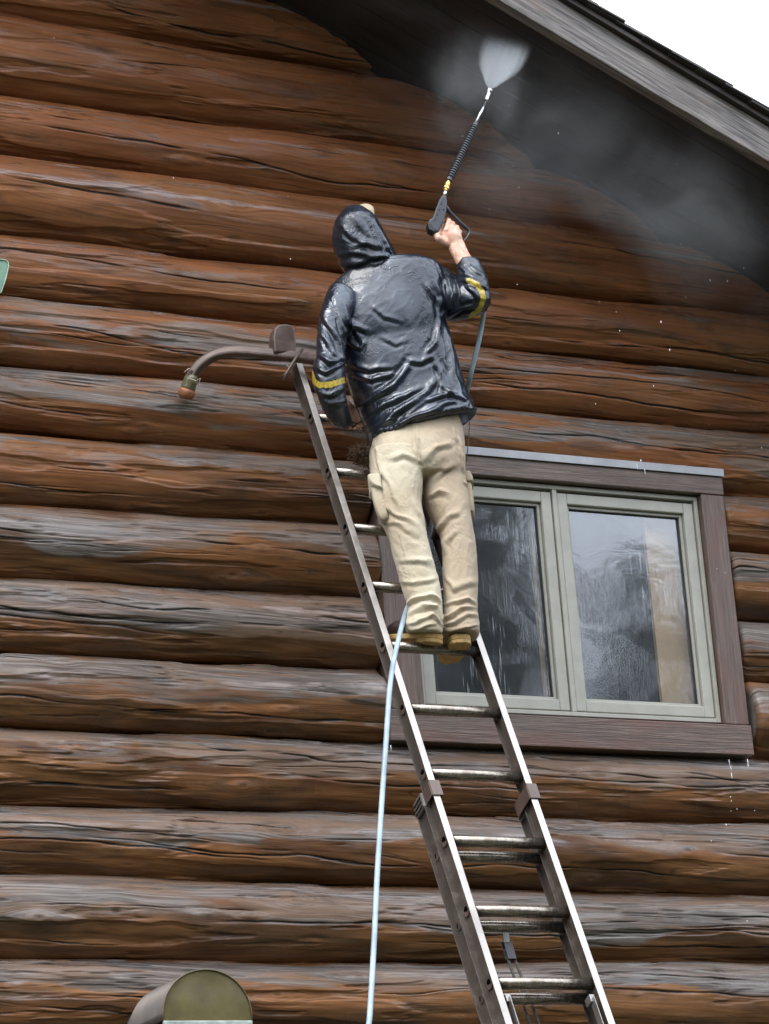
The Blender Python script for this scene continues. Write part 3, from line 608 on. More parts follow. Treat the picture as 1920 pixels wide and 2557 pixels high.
# arms
parts+=sp([at(1090,715,-.83),at(1188,748,-1.02)],[.046,.032]); parts+=sp([at(845,760,-.80),at(830,970,-.86)],[.046,.034])
parts.append(ringloft([(1160,740,1208,744,-1.02,.030),(1152,695,1196,695,-1.0,.032),(1140,662,1181,650,-.975,.029),(1129,640,1169,628,-.962,.024),(1119,622,1160,607,-.95,.0205),(1116,613,1156,600,-.945,.0205)],24))
parts.append(ringloft([(802,985,862,985,-.86,.036),(838,1020,872,1000,-.70,.032),(862,1040,885,1012,-.58,.026),(885,1055,905,1024,-.50,.021)],20))
# right hand : palm slab then four fingers curled away around the grip, thumb on the left side
HY=-.945
parts.append(ringloft([(1117,615,1155,602,HY,.021),(1106,606,1154,592,HY,.020),(1101,594,1152,584,HY,.020),(1104,580,1150,576,HY+.004,.019),(1110,566,1145,570,HY+.008,.017)],24,pw=2.5))
def P(x,y,Y): return at(x,y,Y)
fing=[[(1114,576,-.945),(1121,552,-.935),(1118,548,-.900),(1106,553,-.880),(1103,562,-.893)],
      [(1122,580,-.945),(1131,560,-.937),(1130,557,-.898),(1117,562,-.875),(1112,571,-.885)],
      [(1130,585,-.945),(1141,569,-.939),(1141,567,-.900),(1128,573,-.878),(1121,580,-.887)],
      [(1138,590,-.945),(1149,579,-.941),(1149,578,-.908),(1137,584,-.887),(1130,589,-.893)]]
for k,fg in enumerate(fing):
    rr=[.0115,.0108,.0098,.0090,.0080] if k<3 else [.0105,.0095,.0085,.0078,.007]
    parts+=sp([P(*q) for q in fg],rr)
parts+=sp([P(1112,606,-.945),P(1096,596,-.945),P(1090,590,-.935),P(1097,574,-.912),P(1108,566,-.895)],[.017,.016,.0125,.0115,.009])
# left hand gripping the top rung
rc0=lp(-4*SP,0,0)
def hx(t): return rc0+LX*t
hl=px_of(rc0)
wl=at(893,1038,-.50)
xr=at(880,1055,rc0[1])[0]-rc0[0]
knk=[hx(xr+.032-.021*k)+V3(0,-.012,.030) for k in range(4)]
parts+=sp([wl,hx(xr+.012)+V3(0,-.035,.022)],[.022,.022]); parts+=sp([wl,hx(xr-.02)+V3(0,-.03,.02)],[.02,.019])
for k in range(4):
    b0=hx(xr+.032-.021*k); parts+=sp([b0+V3(0,-.032,.016),b0+V3(0,-.006,.031),b0+V3(0,.024,.016),b0+V3(0,.024,-.014),b0+V3(0,.002,-.030)],[.011,.0105,.0098,.009,.0082])
parts+=sp([wl,hx(xr+.045)+V3(0,-.034,.004),hx(xr+.035)+V3(0,-.028,-.016),hx(xr+.015)+V3(0,-.018,-.028)],[.018,.013,.011,.0095])
V,Nn,F=union(parts,.0036,3)
feetc=at(1100,1600,-.96)
man=obj('person',V,F,M_skin,smooth=True,origin=feetc)
tag(man,'person in hooded black rain jacket and khaki trousers standing on the ladder, spraying','person')
# jacket
jp=[]
jp.append(ringloft([(895,672,1000,648,-.775,.075),(868,690,1030,648,-.775,.095),(838,712,1070,652,-.78,.105),(818,738,1100,664,-.785,.115),(812,775,1116,715,-.79,.125),(828,830,1110,785,-.80,.13),(846,880,1127,838,-.80,.132),(860,930,1142,890,-.81,.134),(876,985,1157,945,-.81,.138),(896,1035,1172,985,-.82,.142),(909,1070,1182,1004,-.825,.152),(918,1095,1187,1018,-.825,.158),(921,1108,1189,1026,-.825,.160),(923,1115,1190,1030,-.825,.161)],48,2.5))
jp.append(ringloft([(822,716,888,745,-.80,.06),(806,755,885,775,-.81,.072),(795,800,873,805,-.82,.074),(790,850,866,848,-.83,.072),(788,893,862,893,-.84,.072),(779,926,862,930,-.85,.075),(780,956,862,956,-.855,.072),(792,990,864,984,-.85,.066),(806,1022,868,1010,-.82,.062),(822,1045,873,1030,-.78,.055),(838,1058,876,1040,-.745,.045)],36,2.2))
jp.append(ringloft([(1075,655,1085,790,-.83,.08),(1102,663,1110,800,-.86,.085),(1125,684,1132,803,-.89,.085),(1146,698,1155,800,-.93,.08),(1172,704,1178,792,-.98,.075),(1195,715,1200,783,-1.02,.065)],36,2.2))
jp.append(ball(at(1190,749,-1.02),.054,14))
jp.append(ringloft([(1152,765,1226,758,-1.02,.060),(1150,738,1225,735,-1.02,.060),(1144,706,1219,708,-1.005,.057),(1139,682,1211,686,-.985,.054),(1139,664,1202,664,-.97,.050),(1141,656,1194,652,-.965,.047)],36,2.2))
V,Nn,F=union(jp,.0048,7)
T_=[ ([(818,728),(846,790),(862,850),(866,900)],2.4,.0045),([(1090,655),(1108,700),(1110,750),(1103,795)],2.4,.0045),([(925,1098),(990,1068),(1061,1040),(1108,1028),(1186,1014)],2.2,.0035),
 # torso folds read from the photograph: polyline, width px, height m
 ([(925,1095),(990,1030),(1060,985),(1100,930)],11,.012),([(905,1050),(960,1010),(1020,985),(1065,960)],9,.010),([(945,1085),(1040,1040),(1110,1010),(1160,1000)],8,.009),
 ([(895,1015),(950,985),(985,965)],8,.008),([(1010,1040),(1060,1000),(1120,985),(1165,990)],7,.008),([(1020,900),(1050,905),(1085,890)],9,.010),([(1025,905),(985,960),(940,990)],11,.009),
 ([(1105,790),(1090,850),(1060,890)],10,.009),([(1115,800),(1125,860),(1130,930),(1165,1005)],7,.010),([(1085,700),(1100,740),(1105,790)],9,.010),([(1060,700),(1080,735),(1098,760)],8,.008),
 ([(830,740),(850,790),(862,840)],8,.010),([(845,745),(868,800),(905,850)],10,.009),([(850,835),(885,815),(925,830)],8,.008),([(862,850),(900,870),(915,850)],7,.007),
 ([(862,905),(920,925),(980,915)],9,.008),([(870,935),(930,950),(990,935)],8,.007),([(1085,890),(1100,940),(1095,990)],8,.008),([(1120,905),(1135,960),(1160,1010)],8,.009),
 ([(930,760),(960,790),(1000,800)],9,.004),([(950,840),(990,860),(1020,850)],8,.004),([(1095,960),(1130,990),(1175,1000)],6,.008),
 ([(918,1080),(960,1058),(1000,1045)],6,.007),([(1000,1060),(1050,1035),(1110,1022),(1170,1012)],5,.006),
 # left sleeve
 ([(800,770),(835,830),(860,905)],8,.010),([(795,820),(830,880),(858,900)],7,.009),([(790,880),(820,905),(858,895)],8,.010),([(783,915),(815,930),(860,905)],7,.010),([(785,975),(820,985),(862,965)],8,.008),([(800,1005),(830,1010),(866,995)],7,.007),
 # right sleeve
 ([(1110,690),(1122,740),(1108,790)],7,.011),([(1130,695),(1140,735),(1128,775)],8,.013),([(1150,705),(1158,735),(1148,765)],7,.012),([(1120,790),(1150,770),(1190,765)],8,.010),([(1165,710),(1185,728),(1195,750)],7,.010),([(1140,700),(1180,702),(1222,722)],6,.012),([(1145,685),(1175,690),(1213,705)],6,.009),([(1145,668),(1165,682),(1160,692)],6,.008),([(1172,665),(1190,680),(1208,690)],6,.008)]
V=folds(V,Nn,[(a,b*.85 if b>3 else b,c*1.1) for a,b,c in T_],5,.0013,80,-.55,2.2)
# hem and cuff stitching welts, elastic gathers
px,py=px_of(V); hem=np.interp(px,[924,989,1061,1108,1189],[1113,1083,1055,1042,1028])
hd=hem-py; V=V+Nn*((.004*np.exp(-((hd-6)/4)**2)-.003*np.exp(-((hd-17)/3)**2))*(px>918)+.0015*np.sin(px*.55)*np.exp(-((hd-14)/9)**2)*(px>918))[:,None]
V=vsmooth(V,F,1)
# seams on shoulders (narrow welt)
cenp=np.stack(px_of(V[F].mean(1)),1)
def near(pts,wd):
    pts=np.array(pts,float); bd=np.full(len(cenp),1e9)
    for a,b in zip(pts[:-1],pts[1:]):
        d=b-a; t=np.clip(((cenp-a)@d)/(d@d),0,1); bd=np.minimum(bd,np.hypot(*(cenp-a-t[:,None]*d).T))
    return bd<wd
bR=near([(1170,700),(1190,710),(1202,726),(1208,747),(1196,774),(1176,790)],6.5); bL=near([(773,925),(783,952),(797,962),(826,960),(862,949)],7)
armx=(V[F].mean(1)@W_)
bR&=(cenp[:,0]>1160); 
def sub(V,F,mask):
    f=F[mask]; u,inv=np.unique(f,return_inverse=True); return V[u],inv.reshape(f.shape)
jv,jf=sub(V,F,~(bR|bL))
jacket=obj('jacket',jv,jf,M_vinyl,man,smooth=True)
for mk in (bR,bL): v_,f_=sub(V,F,mk); obj('reflective_band',v_,f_,M_yel,jacket,smooth=True)
# hood
V,Nn,F=union([ringloft([(872,526,893,524,-.75,.03),(848,543,924,534,-.755,.085),(834,566,944,552,-.757,.115),(829,592,956,574,-.76,.128),(832,620,968,596,-.76,.132),(841,648,981,619,-.765,.130),(858,678,994,642,-.77,.118),(884,706,1006,664,-.775,.10)],40,2.2)],.0052,4)
Hs=[([(850,560),(880,590),(940,625)],8,.006),([(838,640),(880,630),(925,640),(965,630)],8,.010),([(850,665),(900,655),(950,640),(985,640)],7,.010),([(875,620),(915,605),(960,618)],8,.008),([(930,545),(952,580),(968,620),(985,640)],5,.010),([(915,540),(940,580),(955,625)],6,.008),([(832,600),(850,640),(865,680)],7,.006),([(880,535),(895,560),(935,590)],9,.004)]
V=vsmooth(folds(V,Nn,Hs,15,.0028,40,.3,1.6),F,1); obj('hood',V,F,M_vinyl,jacket,smooth=True)
# cap brim poking out of the hood
bc=at(918,537,-.70); D=(bc-CAM)@W_; mb=MB(); ring=[]
for k in range(20): t=2*math.pi*k/20; ring.append(bc+R_*.037*math.cos(t)+U_*.026*math.sin(t)-R_*.01)
up2=nrm(W_*.9+U_*.4); V=[p for p in ring]+[p+up2*.07 for p in ring]; mb.add(V,[tuple(range(20))[::-1],tuple(range(20,40))]+[(k,(k+1)%20,20+(k+1)%20,20+k) for k in range(20)]); mb.build('cap_brim',M_cappy,man,smooth=True,bevel=.004)
# shirt tail under the hem at the right
V,F=ringloft([(1095,1020,1178,1012,-.835,.12),(1098,1045,1172,1040,-.835,.12),(1115,1052,1166,1050,-.835,.118)],30); obj('shirt_tail',V,F,M_shirt,man,smooth=True)
# trousers
tp=[]
tp.append(ringloft([(950,1050,1150,1010,-.825,.095),(936,1090,1154,1055,-.828,.108),(926,1120,1160,1100,-.835,.124),(922,1150,1162,1145,-.845,.132),(925,1185,1162,1180,-.85,.125),(930,1205,1160,1200,-.855,.105)],44,2.5))
tp.append(ringloft([(922,1140,1052,1140,-.845,.115),(924,1175,1057,1172,-.855,.118),(929,1225,1055,1220,-.875,.112),(937,1267,1053,1256,-.89,.105),(954,1305,1061,1300,-.91,.098),(971,1345,1067,1340,-.93,.09),(983,1395,1078,1385,-.945,.085),(996,1445,1092,1435,-.955,.082),(1008,1485,1100,1475,-.965,.08),(1018,1515,1104,1510,-.97,.082),(1016,1545,1106,1545,-.975,.085),(1011,1566,1106,1570,-.98,.088),(1018,1580,1104,1586,-.98,.085)],36,2.3))
tp.append(ringloft([(1058,1140,1162,1140,-.845,.115),(1060,1180,1162,1180,-.855,.118),(1059,1225,1168,1222,-.875,.112),(1063,1262,1174,1258,-.89,.105),(1080,1298,1178,1298,-.91,.098),(1098,1335,1184,1335,-.93,.09),(1105,1385,1190,1384,-.945,.085),(1105,1438,1193,1438,-.955,.082),(1107,1495,1192,1495,-.965,.08),(1108,1530,1193,1528,-.97,.082),(1106,1560,1197,1558,-.975,.086),(1107,1582,1198,1580,-.98,.088),(1112,1592,1190,1590,-.98,.085)],36,2.3))
V,Nn,F=union(tp,.0050,5)
TS=[([(1040,1060),(1042,1110),(1057,1165)],2.6,.006),([(1140,1060),(1152,1120),(1155,1180)],2.4,.003),([(948,1120),(960,1190),(985,1290),(1015,1400),(1035,1480)],2.2,.0025),([(1040,1068),(1045,1110),(1060,1165)],6,.006),([(1062,1150),(1090,1120),(1130,1105)],10,.011),([(975,1145),(1010,1135),(1045,1150)],9,.008),([(935,1110),(955,1180),(985,1240),(1010,1290)],9,.008),([(940,1240),(990,1285),(1050,1330)],10,.011),([(960,1300),(1000,1315),(1060,1345)],9,.009),
 ([(1068,1240),(1095,1225),(1115,1240)],9,.009),([(1075,1200),(1110,1170),(1140,1160)],9,.007),([(1095,1330),(1115,1300),(1150,1280)],9,.010),([(1110,1375),(1120,1350),(1145,1330)],8,.008),([(1115,1440),(1130,1470),(1170,1450),(1190,1450)],9,.008),
 ([(990,1400),(1040,1395),(1085,1410)],9,.007),([(1000,1450),(1040,1460),(1090,1440)],9,.008),([(1015,1510),(1045,1500),(1070,1490),(1095,1505)],6,.012),([(1020,1535),(1060,1515),(1085,1515),(1103,1545)],6,.012),([(1015,1555),(1055,1545),(1075,1535),(1104,1560)],5,.012),([(1018,1572),(1050,1565),(1085,1560)],5,.008),
 ([(1115,1510),(1140,1500),(1170,1490),(1190,1505)],6,.011),([(1110,1545),(1135,1535),(1150,1518),(1190,1515)],5,.013),([(1108,1560),(1140,1555),(1160,1535),(1193,1535)],5,.012),([(1112,1577),(1150,1570),(1190,1560)],5,.010),([(1030,1250),(1045,1290),(1060,1310)],7,.006),([(1130,1060),(1150,1120),(1160,1180)],5,.006),
 ([(930,1215),(950,1222)],4,.006),([(1160,1200),(1172,1212)],4,.006)]
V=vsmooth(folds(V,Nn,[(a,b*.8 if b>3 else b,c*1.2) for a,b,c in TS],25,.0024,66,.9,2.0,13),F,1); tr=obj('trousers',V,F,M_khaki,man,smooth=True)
for rg__ in ([(922,1208,950,1206,-.88,.045),(928,1235,956,1232,-.89,.047),(936,1270,964,1264,-.905,.046),(948,1298,972,1290,-.92,.040),(957,1306,972,1300,-.925,.030)],[(1152,1200,1173,1198,-.89,.045),(1158,1235,1181,1232,-.90,.047),(1163,1268,1184,1264,-.915,.044),(1168,1288,1183,1284,-.92,.038)]):
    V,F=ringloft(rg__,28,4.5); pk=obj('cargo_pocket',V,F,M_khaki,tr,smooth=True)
for rg__ in ([(918,1196,951,1194,-.89,.050),(920,1212,954,1210,-.893,.052),(925,1226,950,1236,-.90,.052)],[(1150,1188,1175,1186,-.895,.050),(1153,1202,1181,1198,-.898,.052),(1160,1214,1182,1212,-.902,.050)]):
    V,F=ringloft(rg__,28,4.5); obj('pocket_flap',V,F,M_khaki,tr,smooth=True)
# boots
def boot(heel,toe,up,name):
    ax=nrm(toe-heel); L=np.linalg.norm(toe-heel); up=nrm(up-ax*(up@ax)); sd_=np.cross(ax,up)
    def outline(hw,k):
        pts=[]
        for (t,wl_,wr_) in ((0,.35,.35),(.04,.72,.72),(.12,.86,.86),(.3,.74,.78),(.5,.80,.9),(.7,1.,1.),(.85,.95,.85),(.95,.7,.55),(1.,.3,.25)): pts.append((t,wl_,wr_))
        return [heel+ax*L*t+sd_*hw*wl_ for t,wl_,wr_ in pts]+[heel+ax*L*t-sd_*hw*wr_ for t,wl_,wr_ in pts[::-1]]
    ol=outline(.050,0); n_=len(ol); mb=MB()
    mb.add([p for p in ol]+[p+up*.020 for p in ol],[tuple(range(n_)),tuple(range(n_,2*n_))[::-1]]+[(k,n_+k,n_+(k+1)%n_,(k+1)%n_) for k in range(n_)])
    V=[p-up*.014 for p in ol]; hm=[i for i in range(n_) if (V[i]-heel)@ax<L*.32]
    hs=[ol[i] for i in hm]; h2=[p-up*.016 for p in hs]; k_=len(hs); mb.add(hs+h2,[tuple(range(k_)),tuple(range(k_,2*k_))[::-1]]+[(a,k_+a,k_+(a+1)%k_,(a+1)%k_) for a in range(k_)])
    up_=[]
    up_+= sp([heel+ax*.045+up*.035,heel+ax*.045+up*.075,heel+ax*.05+up*.13],[.034,.033,.034],16); up_+=sp([heel+ax*.05+up*.045,heel+ax*.13+up*.05,heel+ax*.20+up*.040,heel+ax*(L-.045)+up*.034],[.042,.043,.040,.034],16)
    V,Nn,F=union(up_,.006,4); 
    # flatten below the welt
    h=(V-heel)@up; V=V+up*np.clip(.016-h,0,None)[:,None]
    b=obj('boot',V,F,M_boot,man,smooth=True); mb.build('sole',M_sole,b,bevel=.003); return b
rz=LC[2]+.019
boot(V3(1.158,-1.035,rz-.004),V3(1.236,-.742,rz-.020),V3(0,0,1),'r')
boot(V3(1.072,-1.025,rz-.008),V3(.945,-.79,rz+.040),V3(0,0,1),'l')

# ------------------------------------------------------------------ spray gun (held)
M_gun=plain('black_gun_plastic',(.022,.024,.032),.38,coat=.2,var=.15,sc=50,bs=.08); M_brass=metal_material('brass',(.62,.42,.13),(.75,.55,.22),.28,.95); M_chrome=metal_material('bright_steel_tube',(.72,.74,.76),(.85,.86,.88),.22,.9,60)
gun=empty('spray_gun',at(1095,560,-.93),'black pressure washer gun with a ribbed lance, gripped in the raised right hand','spray gun')
def yy(py): return np.interp(py,[226,600],[-.86,-.945])   # the lance tips slightly towards the wall at the nozzle
def prism(pts,Y,th,dirn=None):
    f=[at(x,y,Y) for x,y in pts]; n_=len(f); d=V3(.25,.9,0)*th; return f+[p+d for p in f],[tuple(range(n_))[::-1],tuple(range(n_,2*n_))]+[(k,(k+1)%n_,n_+(k+1)%n_,n_+k) for k in range(n_)]
V,F=prism([(1103,488),(1115,488),(1117,505),(1115,528),(1109,550),(1096,578),(1084,580),(1071,573),(1067,557),(1072,548),(1080,543),(1096,500)],-.945,.036); mb=MB(); mb.add(V,F); mb.build('gun_body',M_gun,gun,bevel=.006)
V,F=prism([(1084,580),(1071,573),(1067,557),(1072,550),(1090,572)],-.950,.05); mb=MB(); mb.add(V,F); mb.build('rear_cap',M_black,gun,bevel=.004)
for a,b in (((1103.5,504),(1101.5,510)),((1098.5,519),(1096,525)),((1093.5,532),(1091,538)),((1088.5,544),(1086,550))):
    mb=MB(); mb.tube([at(*a,-.946),at(*b,-.946)],.0022,6); mb.build('vent_slot',M_black,gun)
mb=MB(); mb.tube([at(1108,523,-.9475),at(1108,523,-.940)],.0028,10); mb.build('screw_hole',M_black,gun)
mb=MB(); mb.tube([at(x,y,Y) for x,y,Y in ((1114,515,-.925),(1120,528,-.92),(1132,541,-.915),(1150,558,-.91),(1166,571,-.91),(1171,577,-.91),(1171,584,-.91),(1164,595,-.91),(1156,604,-.912),(1145,606,-.91),(1130,600,-.905),(1100,576,-.905))],[.008,.009,.010,.009,.008,.0065,.006,.006,.006,.012,.014,.014],10,sq=.8); mb.build('trigger_guard',M_gun,gun,smooth=True)
gp=[(1110,489),(1110.5,482),(1112,476)]; 
mb=MB(); mb.tube([at(1109,491,yy(490)),at(1113,474,yy(474))],.0072,14); mb.build('steel_fitting',M_chrome,gun,smooth=True)
pa,pb=at(1112,476,yy(476)),at(1121,449,yy(449)); mb=MB()
mb.tube([pa+(pb-pa)*t for t in (0,.12,.14,.32,.34,.42,.44,.7,.72,1)],[.009,.009,.0125,.0125,.009,.009,.0115,.0115,.0085,.008],16); mb.build('brass_coupling',M_brass,gun)
pa,pb=at(1120.5,452,yy(452)),at(1187,310,yy(310)); mb=MB(); PP=[];RR=[]; nr=23
PP+= [pa,pa+(pb-pa)*.035]; RR+=[.0135,.0145]
for k in range(nr):
    t0=.05+.90*k/nr; dt=.90/nr
    for f_,r_ in ((0.05,.0102),(.30,.0102),(.42,.0155),(.75,.0155),(.90,.0102)): PP.append(pa+(pb-pa)*(t0+dt*f_)); RR.append(r_)
PP+=[pa+(pb-pa)*.955,pa+(pb-pa)*.96,pb]; RR+=[.0098,.0135,.0125]
mb.tube(PP,RR,18); mb.build('ribbed_grip',M_gun,gun)
pa,pb=at(1186,312,yy(312)),at(1217,246,yy(246)); mb=MB(); mb.tube([pa,pb],.0052,14); mb.build('lance_tube',M_chrome,gun,smooth=True)
pa,pb=at(1213.5,251,yy(251)),at(1223,226,yy(226)); mb=MB(); mb.tube([pa+(pb-pa)*t for t in (0,.02,.25,.27,.4,.42,.66,.68,.74,.9,1.)],[.006,.0095,.0095,.0078,.0078,.0095,.0095,.0078,.0088,.0125,.013],18); mb.build('nozzle',M_chrome,gun)
# hose
M_hose=plain('pale_blue_hose',(.27,.345,.40),.42,coat=.15,var=.22,sc=9,bs=.05)
hp=[(1130,612,-.93),(1160,680,-.97),(1195,745,-.96),(1207,775,-.93),(1204,805,-.90),(1196,850,-.87),(1184,900,-.84),(1172,950,-.80),(1163,990,-.69),(1150,1050,-.62),(1128,1150,-.58),(1103,1230,-.62),(1080,1298,-.72),(1068,1350,-.80),(1052,1420,-.80),(1030,1490,-.845),(1018,1515,-.89),(1004,1560,-.99),(992,1610,-1.08),(982,1655,-1.14),(974,1710,-1.22),(969,1770,-1.25),(964,1850,-1.30),(956,1960,-1.36),(949,2070,-1.42),(942,2180,-1.48),(935,2330,-1.56),(928,2460,-1.64),(922,2557,-1.7),(912,2760,-1.8)]
HP=np.array([at(*q) for q in hp]); HP=np.vstack([HP,HP[-1]+V3(.05,-.3,-1.),V3(HP[-1][0]+.1,HP[-1][1]-.6,-5.62),V3(HP[-1][0]+1.5,HP[-1][1]-.9,-5.68)])
tt=np.linspace(0,len(HP)-1,260)
def crs(K,t):
    i=int(min(max(math.floor(t),0),len(K)-2)); f=t-i; p0=K[max(i-1,0)];p1=K[i];p2=K[i+1];p3=K[min(i+2,len(K)-1)]
    return .5*((2*p1)+(-p0+p2)*f+(2*p0-5*p1+4*p2-p3)*f*f+(-p0+3*p1-3*p2+p3)*f**3)
HS=np.array([crs(HP,t) for t in tt])
for _ in range(4): HS[1:-1]=(HS[:-2]+2*HS[1:-1]+HS[2:])/4
mb=MB(); mb.tube(list(HS),.0098,14); tag(mb.build('hose',M_hose,None,smooth=True,origin=HS[-1]),'pale blue pressure hose hanging from the spray gun past the left ladder rail','hose')
mb=MB(); mb.tube([at(1173,1030,-.84),at(1172,1070,-.84),at(1168,1115,-.835),at(1165,1152,-.83)],.0022,6); tag(mb.build('cord',M_cap,None,smooth=True,origin=at(1173,1030,-.84)),'thin dark cord hanging below the jacket hem in front of the window casing','cord')
# twig nest on the casing corner
nc=at(905,1136,-.16); mb=MB(); rr=random.Random(3)
for k in range(330):
    a=rr.uniform(0,6.283); e=rr.uniform(-1,1); r=.055*rr.uniform(.35,1)**.5; c=nc+V3(math.cos(a)*math.sqrt(1-e*e),math.sin(a)*math.sqrt(1-e*e)*.8,e*.85)*r
    d=nrm(np.array([rr.gauss(0,1) for _ in range(3)])); q=nrm(np.array([rr.gauss(0,1) for _ in range(3)])); L=rr.uniform(.012,.03)
    mb.tube([c-d*L,c+q*.006,c+d*L],[.0011,.0014,.0008],4)
M_twig=plain('dry_twigs',(.12,.07,.035),.8,var=.7,sc=50)
tag(mb.build('bird_nest',M_twig,None,origin=nc),'brown twiggy nest wedged beside the window casing behind the hip of the person','nest')
# wall lamp, bottom left
M_lampg=plain('tarnished_brass_plate',(.13,.105,.04),.38,metal=.3,coat=.3,var=.22,sc=9,bs=.08); M_lampb=plain('bronze_lamp_body',(.085,.07,.06),.42,metal=.3,var=.2,sc=8); M_lampt=plain('pale_metal_trim',(.42,.46,.42),.4,metal=.4)
YL=-.46; lc=(at(407,2548,YL)+at(630,2549,YL))/2; lr_=np.linalg.norm(at(630,2549,YL)-at(407,2548,YL))/2; zt=at(514,2421,YL)[2]; hz=zt-lc[2]
lamp=empty('wall_lamp',V3(lc[0],0,lc[2]),'olive brass half round lamp fixed on the log wall at the lower left','lamp')
n_=28; arc=[(math.cos(math.pi*k/n_)*lr_,math.sin(math.pi*k/n_)**.85*hz) for k in range(n_+1)]
fr=[V3(lc[0]+u,YL,lc[2]+v_) for u,v_ in arc]; bk_=[V3(lc[0]+u,-.07,lc[2]+v_) for u,v_ in arc]
mb=MB(); m_=n_+1; mb.add(fr+bk_,[(k,k+1,m_+k+1,m_+k) for k in range(n_)]+[tuple(range(m_,2*m_))[::-1]]); o=mb.build('lamp_body',M_lampb,lamp,smooth=True); sm=o.modifiers.new('t','SOLIDIFY'); sm.thickness=.003
mb=MB(); mb.add([p+V3(0,.004,0) for p in fr]+[p+V3(0,.008,0) for p in fr],[tuple(range(m_)),tuple(range(m_,2*m_))[::-1]]+[(k,m_+k,m_+k+1,k+1) for k in range(n_)]+[(n_,2*m_-1,m_,0)]); mb.build('front_plate',M_lampg,lamp)
mb=MB(); mb.tube([p+V3(0,-.001,0) for p in fr],.002,8); mb.build('rim',M_lampg,lamp,smooth=True)
mb=MB(); mb.aabb(V3(lc[0]-lr_,YL-.004,lc[2]-.016),V3(lc[0]+lr_,YL+.01,lc[2]+.0)); mb.build('lower_trim',M_lampt,lamp,bevel=.003)
mb=MB(); mb.aabb(V3(lc[0]-lr_+.01,-.08,lc[2]-.1),V3(lc[0]+lr_-.01,-.04,lc[2]+.1)); mb.build('back_plate',M_lampb,lamp,bevel=.01)
# green panel at the left edge
M_grn=plain('green_painted_metal',(.10,.20,.13),.35,coat=.3,var=.15); M_grt=plain('pale_green_edge',(.26,.36,.26),.4)
YG=-.42; gpx=[(-120,628),(2,649),(14,650),(20,656),(21,664),(14,696),(2,732),(-120,720)]
f=[at(x,y,YG) for x,y in gpx]; pan=empty('green_panel',at(-60,700,0),'green metal panel with a pale rim cut off by the left edge','lamp'); k_=len(f)
mb=MB(); mb.add(f+[p+V3(0,.34,0) for p in f],[tuple(range(k_))[::-1],tuple(range(k_,2*k_))]+[(k,(k+1)%k_,k_+(k+1)%k_,k_+k) for k in range(k_)]); mb.build('panel_shell',M_grn,pan,bevel=.004)
mb=MB(); mb.tube([p+V3(0,-.002,0) for p in f],.0028,6); mb.build('rim',M_grt,pan,smooth=True)

# ------------------------------------------------------------------ trees behind the viewer (seen in the glass and the wet vinyl)
M_leaf=plain('conifer_foliage',(.020,.030,.014),.8,var=.4,sc=2); M_bark=plain('bark',(.09,.06,.04),.9,var=.4,sc=8)
def tree_mesh(sd,h=17):
    rr=random.Random(sd); tb=MB(); tb.tube([V3(0,0,0),V3(.1,0,h*.4),V3(0,.1,h*.8),V3(0,0,h)],[.28,.2,.1,.02],10); cb=MB()
    for k in range(90):
        z_=h*(.22+.76*(k/90)); L=(1-(k/90))**.8*2.5+.3; a=rr.uniform(0,6.28); d=V3(math.cos(a),math.sin(a),-.15)
        tb.tube([V3(0,0,z_),V3(0,0,z_)+d*L],[.035,.008],4)
        for j in range(34):
            t=rr.uniform(.15,1); c=V3(0,0,z_)+d*L*t+V3(rr.gauss(0,.22),rr.gauss(0,.22),rr.gauss(-.08,.15)); e=np.array([rr.gauss(0,1) for _ in range(3)])*.13; g=np.array([rr.gauss(0,1) for _ in range(3)])*.13
            cb.add([c-e,c+g,c+e,c-g],[(0,1,2,3)])
    return tb,cb
tm=[tree_mesh(s) for s in (1,2)]
spots=[(4.2,-19,''),(8.2,-17,''),(10.2,-19,''),(0.5,-25,''),(-6.5,-22,''),(21.9,-32,''),(-12.5,-19,''),(19.3,-33,''),(27,-31,'')]
lb=['conifer standing behind the viewer, nearest the garden middle','conifer right of the nearest one, further from the house','conifer right of the garden, mirrored in the window','conifer left of the nearest one, set further back','conifer straight behind the viewer on the lawn','conifer at the far right of the back row','conifer at the far left of the lawn','conifer in the rear row on the right','conifer in the rear row, behind the nearest one']
first={}
for k,(x,y,_) in enumerate(spots):
    t=empty('conifer_tree',(x,y,-5.7),lb[k],'tree','conifers on the lawn behind the viewer'); q=k%2
    if q not in first:
        tb,cb=tm[q]; a=obj('trunk',np.array(tb.V)+ORG[t],tb.F,M_bark,t); b=obj('crown',np.array(cb.V)+ORG[t],cb.F,M_leaf,t); first[q]=(a,b)
    else:
        for s_ in first[q]: c=copy_obj(s_,t)
    t.scale=(1.1,1.1,[.95,.75,.78,.9,.8,1.0,1,1.15,1.1][k]); t.rotation_euler=(0,0,k*1.3)

V=[];F=[]; rf=np.random.default_rng(5)
for k in range(17000):
    an=rf.uniform(-math.pi*1.08,math.pi*.08); r_=rf.uniform(38,56); top=10.5+5.5*vn(an*9,0,2)+6*vn(an*31,0,4); z_=top*rf.uniform(0,1)**.8
    c=V3(math.cos(an)*r_,math.sin(an)*r_,-5.7+z_); e=rf.normal(0,1,3)*.62; g=rf.normal(0,1,3)*.62; n_=len(V); V+=[c-e,c+g,c+e,c-g]; F.append((n_,n_+1,n_+2,n_+3))
tag(obj('forest',V,F,M_leaf),'dark wood closing in the lawn behind the viewer','wood',kind='stuff')

